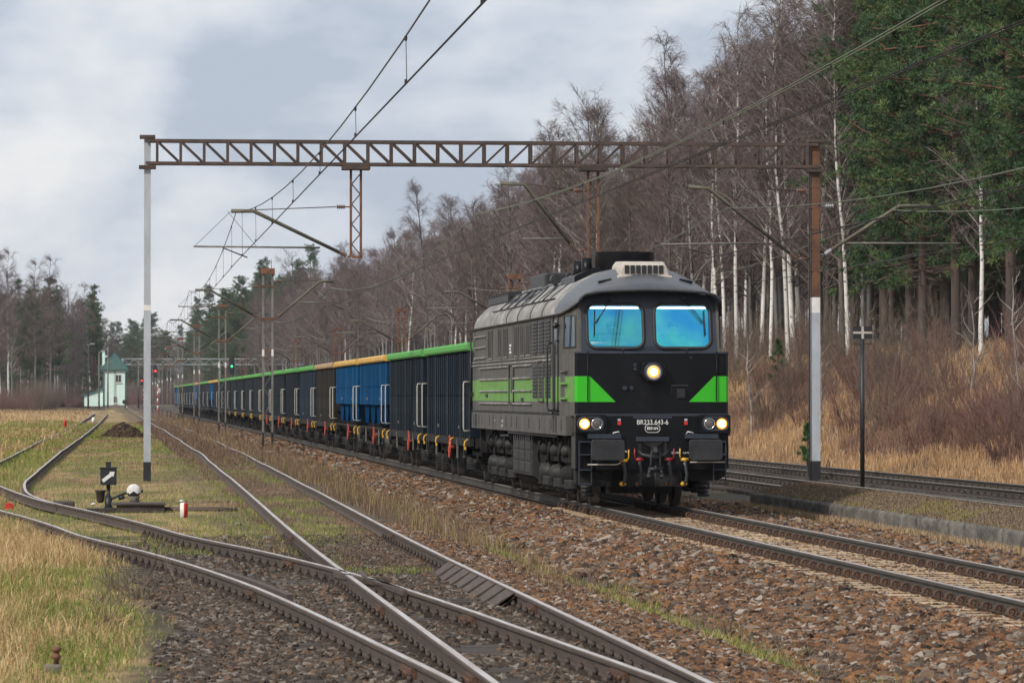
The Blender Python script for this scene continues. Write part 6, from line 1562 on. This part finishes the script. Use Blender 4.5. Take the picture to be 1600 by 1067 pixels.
n = 560; X = 46+30*RNG.random(n); Y = 170+700*RNG.random(n); k = (X/Y < .186)
forest('wood_mass', 'mass of bare trees deep in the wood right of the tracks', X[k], Y[k], BIRCH+OAK+OAK[:1], .82)
k = (X/Y >= .188) & (X/Y < .26); Xp = np.concatenate([X[k], RNG.uniform(36,90,330)]); Yp = np.concatenate([Y[k], RNG.uniform(165,400,330)]); k = (Xp/Yp >= .190) & (Xp/Yp < .26)
forest('pine_wood_mass', 'mass of pines deep in the wood at the right side', Xp[k], Yp[k], PINE)
X = RNG.uniform(29,55,330); Y = RNG.uniform(640,1150,330); forest('far_wood', 'far bare trees of the right hand wood narrowing toward the horizon', X, Y, BIRCH+OAK, .85)
X = RNG.uniform(26,48,70); Y = RNG.uniform(860,1120,70); forest('far_pine_wood', 'far clump of dark conifers above the tail of the train', X, Y, PINE+SPRUCE)
X = RNG.uniform(-130,75,420); Y = RNG.uniform(1180,1420,420); forest('horizon_wood', 'hazy dark wood closing the horizon behind the tracks', X, Y, BIRCH[:2]+OAK+PINE)
X = RNG.uniform(-60,-3,150); Y = RNG.uniform(860,1050,150); forest('left_wood_mass', 'mass of trees deep in the wood left of the signal box', X, Y, BIRCH+OAK+PINE[:2])
# shrubs
SH = [shrub_mesh(500+i, 1.5+.5*i, M['twig_red' if i<2 else 'twig_brown'], 60) for i in range(4)]
ns = 0; att = 0; ps = []
while ns < 130 and att < 5000:
    att += 1; y_ = 97+190*rg.random()**1.4; x_ = rg.uniform(23.2,32)
    if x_ > .238*y_ or not clear_rows(ps,(x_,y_),1.1): continue
    if x_/y_ < .19 and x_ < 27 and rg.random() < .7: continue
    ps.append((x_,y_)); ns += 1; a_ = x_/y_
    sz_ = ('high up ' if x_ > 28 else 'low down ') + ('near the right edge of the picture' if a_ > .215 else 'right of the cross sign' if a_ > .187 else 'between gantry post and cross sign' if a_ > .172 else 'between locomotive and gantry post')
    plant('bare_shrub', 'leafless reddish brown shrub on the bank ' + sz_, 'shrub', SH[rg.randrange(4)], x_, y_, rg.uniform(.6,1.2), None, 'bare shrubs on the bank '+sz_, ('stems','twigs'))
def sapling_mesh(seed):
    g = np.random.default_rng(seed); T = TB(); h = 4.5; s_ = np.linspace(0,1,8); tr = np.stack([np.cumsum(g.normal(0,.06,8)),np.cumsum(g.normal(0,.06,8)),h*s_],-1); T.tube(tr,.04*(1-.8*s_)+.008,5,0)
    tp,td,tl=[],[],[]
    for i in range(14):
        u = g.uniform(.2,.95); b_ = np.array([np.interp(u*h,tr[:,2],tr[:,0]),np.interp(u*h,tr[:,2],tr[:,1]),u*h]); az=g.uniform(0,6.28); d=np.array([math.cos(az)*.7,math.sin(az)*.7,.8]); L_=1.5*(1-u*.6)*g.uniform(.6,1.2); t5=np.linspace(0,1,5); p=b_+d*(L_*t5)[:,None]+np.cumsum(g.normal(0,.04,(5,3)),0); T.tube(p,.018*(1-.8*t5)+.005,3,0)
        for j in range(14): v=g.integers(1,5); tp.append(p[v]); td.append(d+g.normal(0,.6,3)); tl.append(g.uniform(.2,.6))
    return T.mesh('stems',[M['branch_pale']]), ribbons('twigs',np.array(tp),np.array(td),np.array(tl),np.full(len(tl),.008),0,M['twig_brown'],2)
SAP = [sapling_mesh(700+i) for i in range(3)]
for i,(x_,y_,s_,lb) in enumerate(((24.0,151,.9,'pale forked sapling right beside the locomotive front'),(24.6,140,.7,'small pale sapling between locomotive and right gantry post'),(25.0,117,.85,'pale branching sapling just right of the cross sign post'),(25.6,113.2,.9,'thin pale sapling on the bank right of the cross sign'),(24.6,106.5,.75,'low pale sapling in the middle of the bank'),(25.2,109.5,.65,'short pale sapling in the red brush'),(24.8,105.2,1.1,'tall pale sapling spreading twigs at the right edge'),(24.3,104.6,.9,'bare dark sapling at the right edge near the track'))):
    plant('bare_sapling', lb, 'sapling', SAP[i%3], x_, y_, s_, None, None, ('stems','twigs'))
def young_pine(seed, h):
    g = np.random.default_rng(seed); T = TB(); s_ = np.linspace(0,1,6); tr = np.stack([0*s_,0*s_,h*s_],-1); T.tube(tr,.03*(1-.8*s_),5,0); cen=[]; 
    for i in range(26):
        u = g.uniform(.1,1); az=g.uniform(0,6.28); L_=.45*h*(1.05-u)*g.uniform(.6,1.1)
        for j in range(5): v=g.uniform(.3,1); cen.append([math.cos(az)*L_*v,math.sin(az)*L_*v,u*h+.15*L_*v])
    cen=np.array(cen); per=40; n=len(cen)*per; P=np.repeat(cen,per,0); d=g.normal(size=(n,3))+np.array([0,0,.5]); d/=np.linalg.norm(d,axis=1)[:,None]; L_=g.uniform(.05,.13,n); side=np.cross(d,g.normal(size=(n,3))); side/=np.linalg.norm(side,axis=1)[:,None]
    V=np.stack([P-side*.006,P+side*.006,P+d*L_[:,None]],1).reshape(-1,3); col=np.array([.045,.11,.03])*g.uniform(.6,1.3,(n,1))
    return T.mesh('trunk',[M['pinebark']]), np_mesh('crown',V,np.arange(n*3).reshape(-1,3),M['needle'],col=np.repeat(col,3,0))
YP = [young_pine(810,1.3), young_pine(811,.8)]
for x_,y_,k,s_,lb in ((17.7,117.5,1,1.0,'small green pine sapling between the right tracks beside the locomotive'),(18.75,108.5,0,1.15,'young green pine hugging the base of the right gantry post'),(22.3,128,1,1.1,'little green pine between gantry post and cross sign'),(27.3,165,0,1.5,'bushy young pine halfway up the bank right of the locomotive'),(13.2,103,1,.5,'tiny green pine beside the main line ballast'),(18.0,122,1,.6,'low dark green juniper tuft between the right tracks'),(21.8,94.5,1,.35,'tiny grey green tuft at the right edge beside the outer rail')):
    plant('young_pine', lb, 'young tree', YP[k], x_, y_, s_)
# foreground dead stalks
st_m = shrub_mesh(900, .5, M['twig_brown'], 9)
for i,(x_,y_,s_,lb) in enumerate(((.32,46.5,.95,'tall dry brown stalk in front of the curved rail'),(.52,44.5,.9,'cluster of dry stalks at the edge of the straw grass'),(.16,42.2,.8,'dry stalk left of the dark stones'),(-.1,38.5,.7,'short dry stalk among the straw grass'),(5.75,47.5,.8,'dry stalk in the ditch beside the finned plate'),(5.8,38.4,.7,'dry stalk among green tufts below the ballast'),(5.9,34.2,.8,'dry stalks at the foot of the ballast near the bottom'),(6.1,41.3,.7,'thin dead stalk at the ballast toe'))):
    plant('dry_stalk', lb, 'dry stalk', st_m, x_, y_, s_, None, None, ('stems','twigs'))

# undergrowth inside and along the woods
n = 560; X = RNG.uniform(33,60,n); Y = 125+560*RNG.random(n)**1.2; k = (X/Y < .165) | ((RNG.random(n) < .3) & (X > 36) & (X/Y < .25))
forest('undergrowth', 'leafless brown undergrowth between the trunks of the right hand wood', X[k], Y[k], SH, 1.0)
X = RNG.uniform(-34,-2,330); Y = RNG.uniform(600,860,330); k = ~((X > -9) & (Y < 775)); forest('left_undergrowth', 'reddish brown undergrowth in front of the wood left of the signal box', X[k], Y[k], SH, 1.7)
X = RNG.uniform(-60,75,420); Y = RNG.uniform(1120,1200,420); forest('horizon_undergrowth', 'dull brown undergrowth at the foot of the far wood', X, Y, SH, 2.6)

# ------------------------------------------------------------------ haze
b = MB(); b.box(-3100,3100,-260,8200,-3,48)
hm = bpy.data.materials.new('haze_air'); hm.use_nodes = True; ht = hm.node_tree; ht.nodes.clear()
ho = ht.nodes.new('ShaderNodeOutputMaterial'); hv = ht.nodes.new('ShaderNodeVolumePrincipled')
hv.inputs['Color'].default_value = (.80,.86,.95,1); hv.inputs['Density'].default_value = .00009; hv.inputs['Anisotropy'].default_value = .2
ht.links.new(hv.outputs[0], ho.inputs['Volume'])
tag(b.build('haze', hm), 'thin pale haze in the air over the whole place', 'haze', kind='stuff')
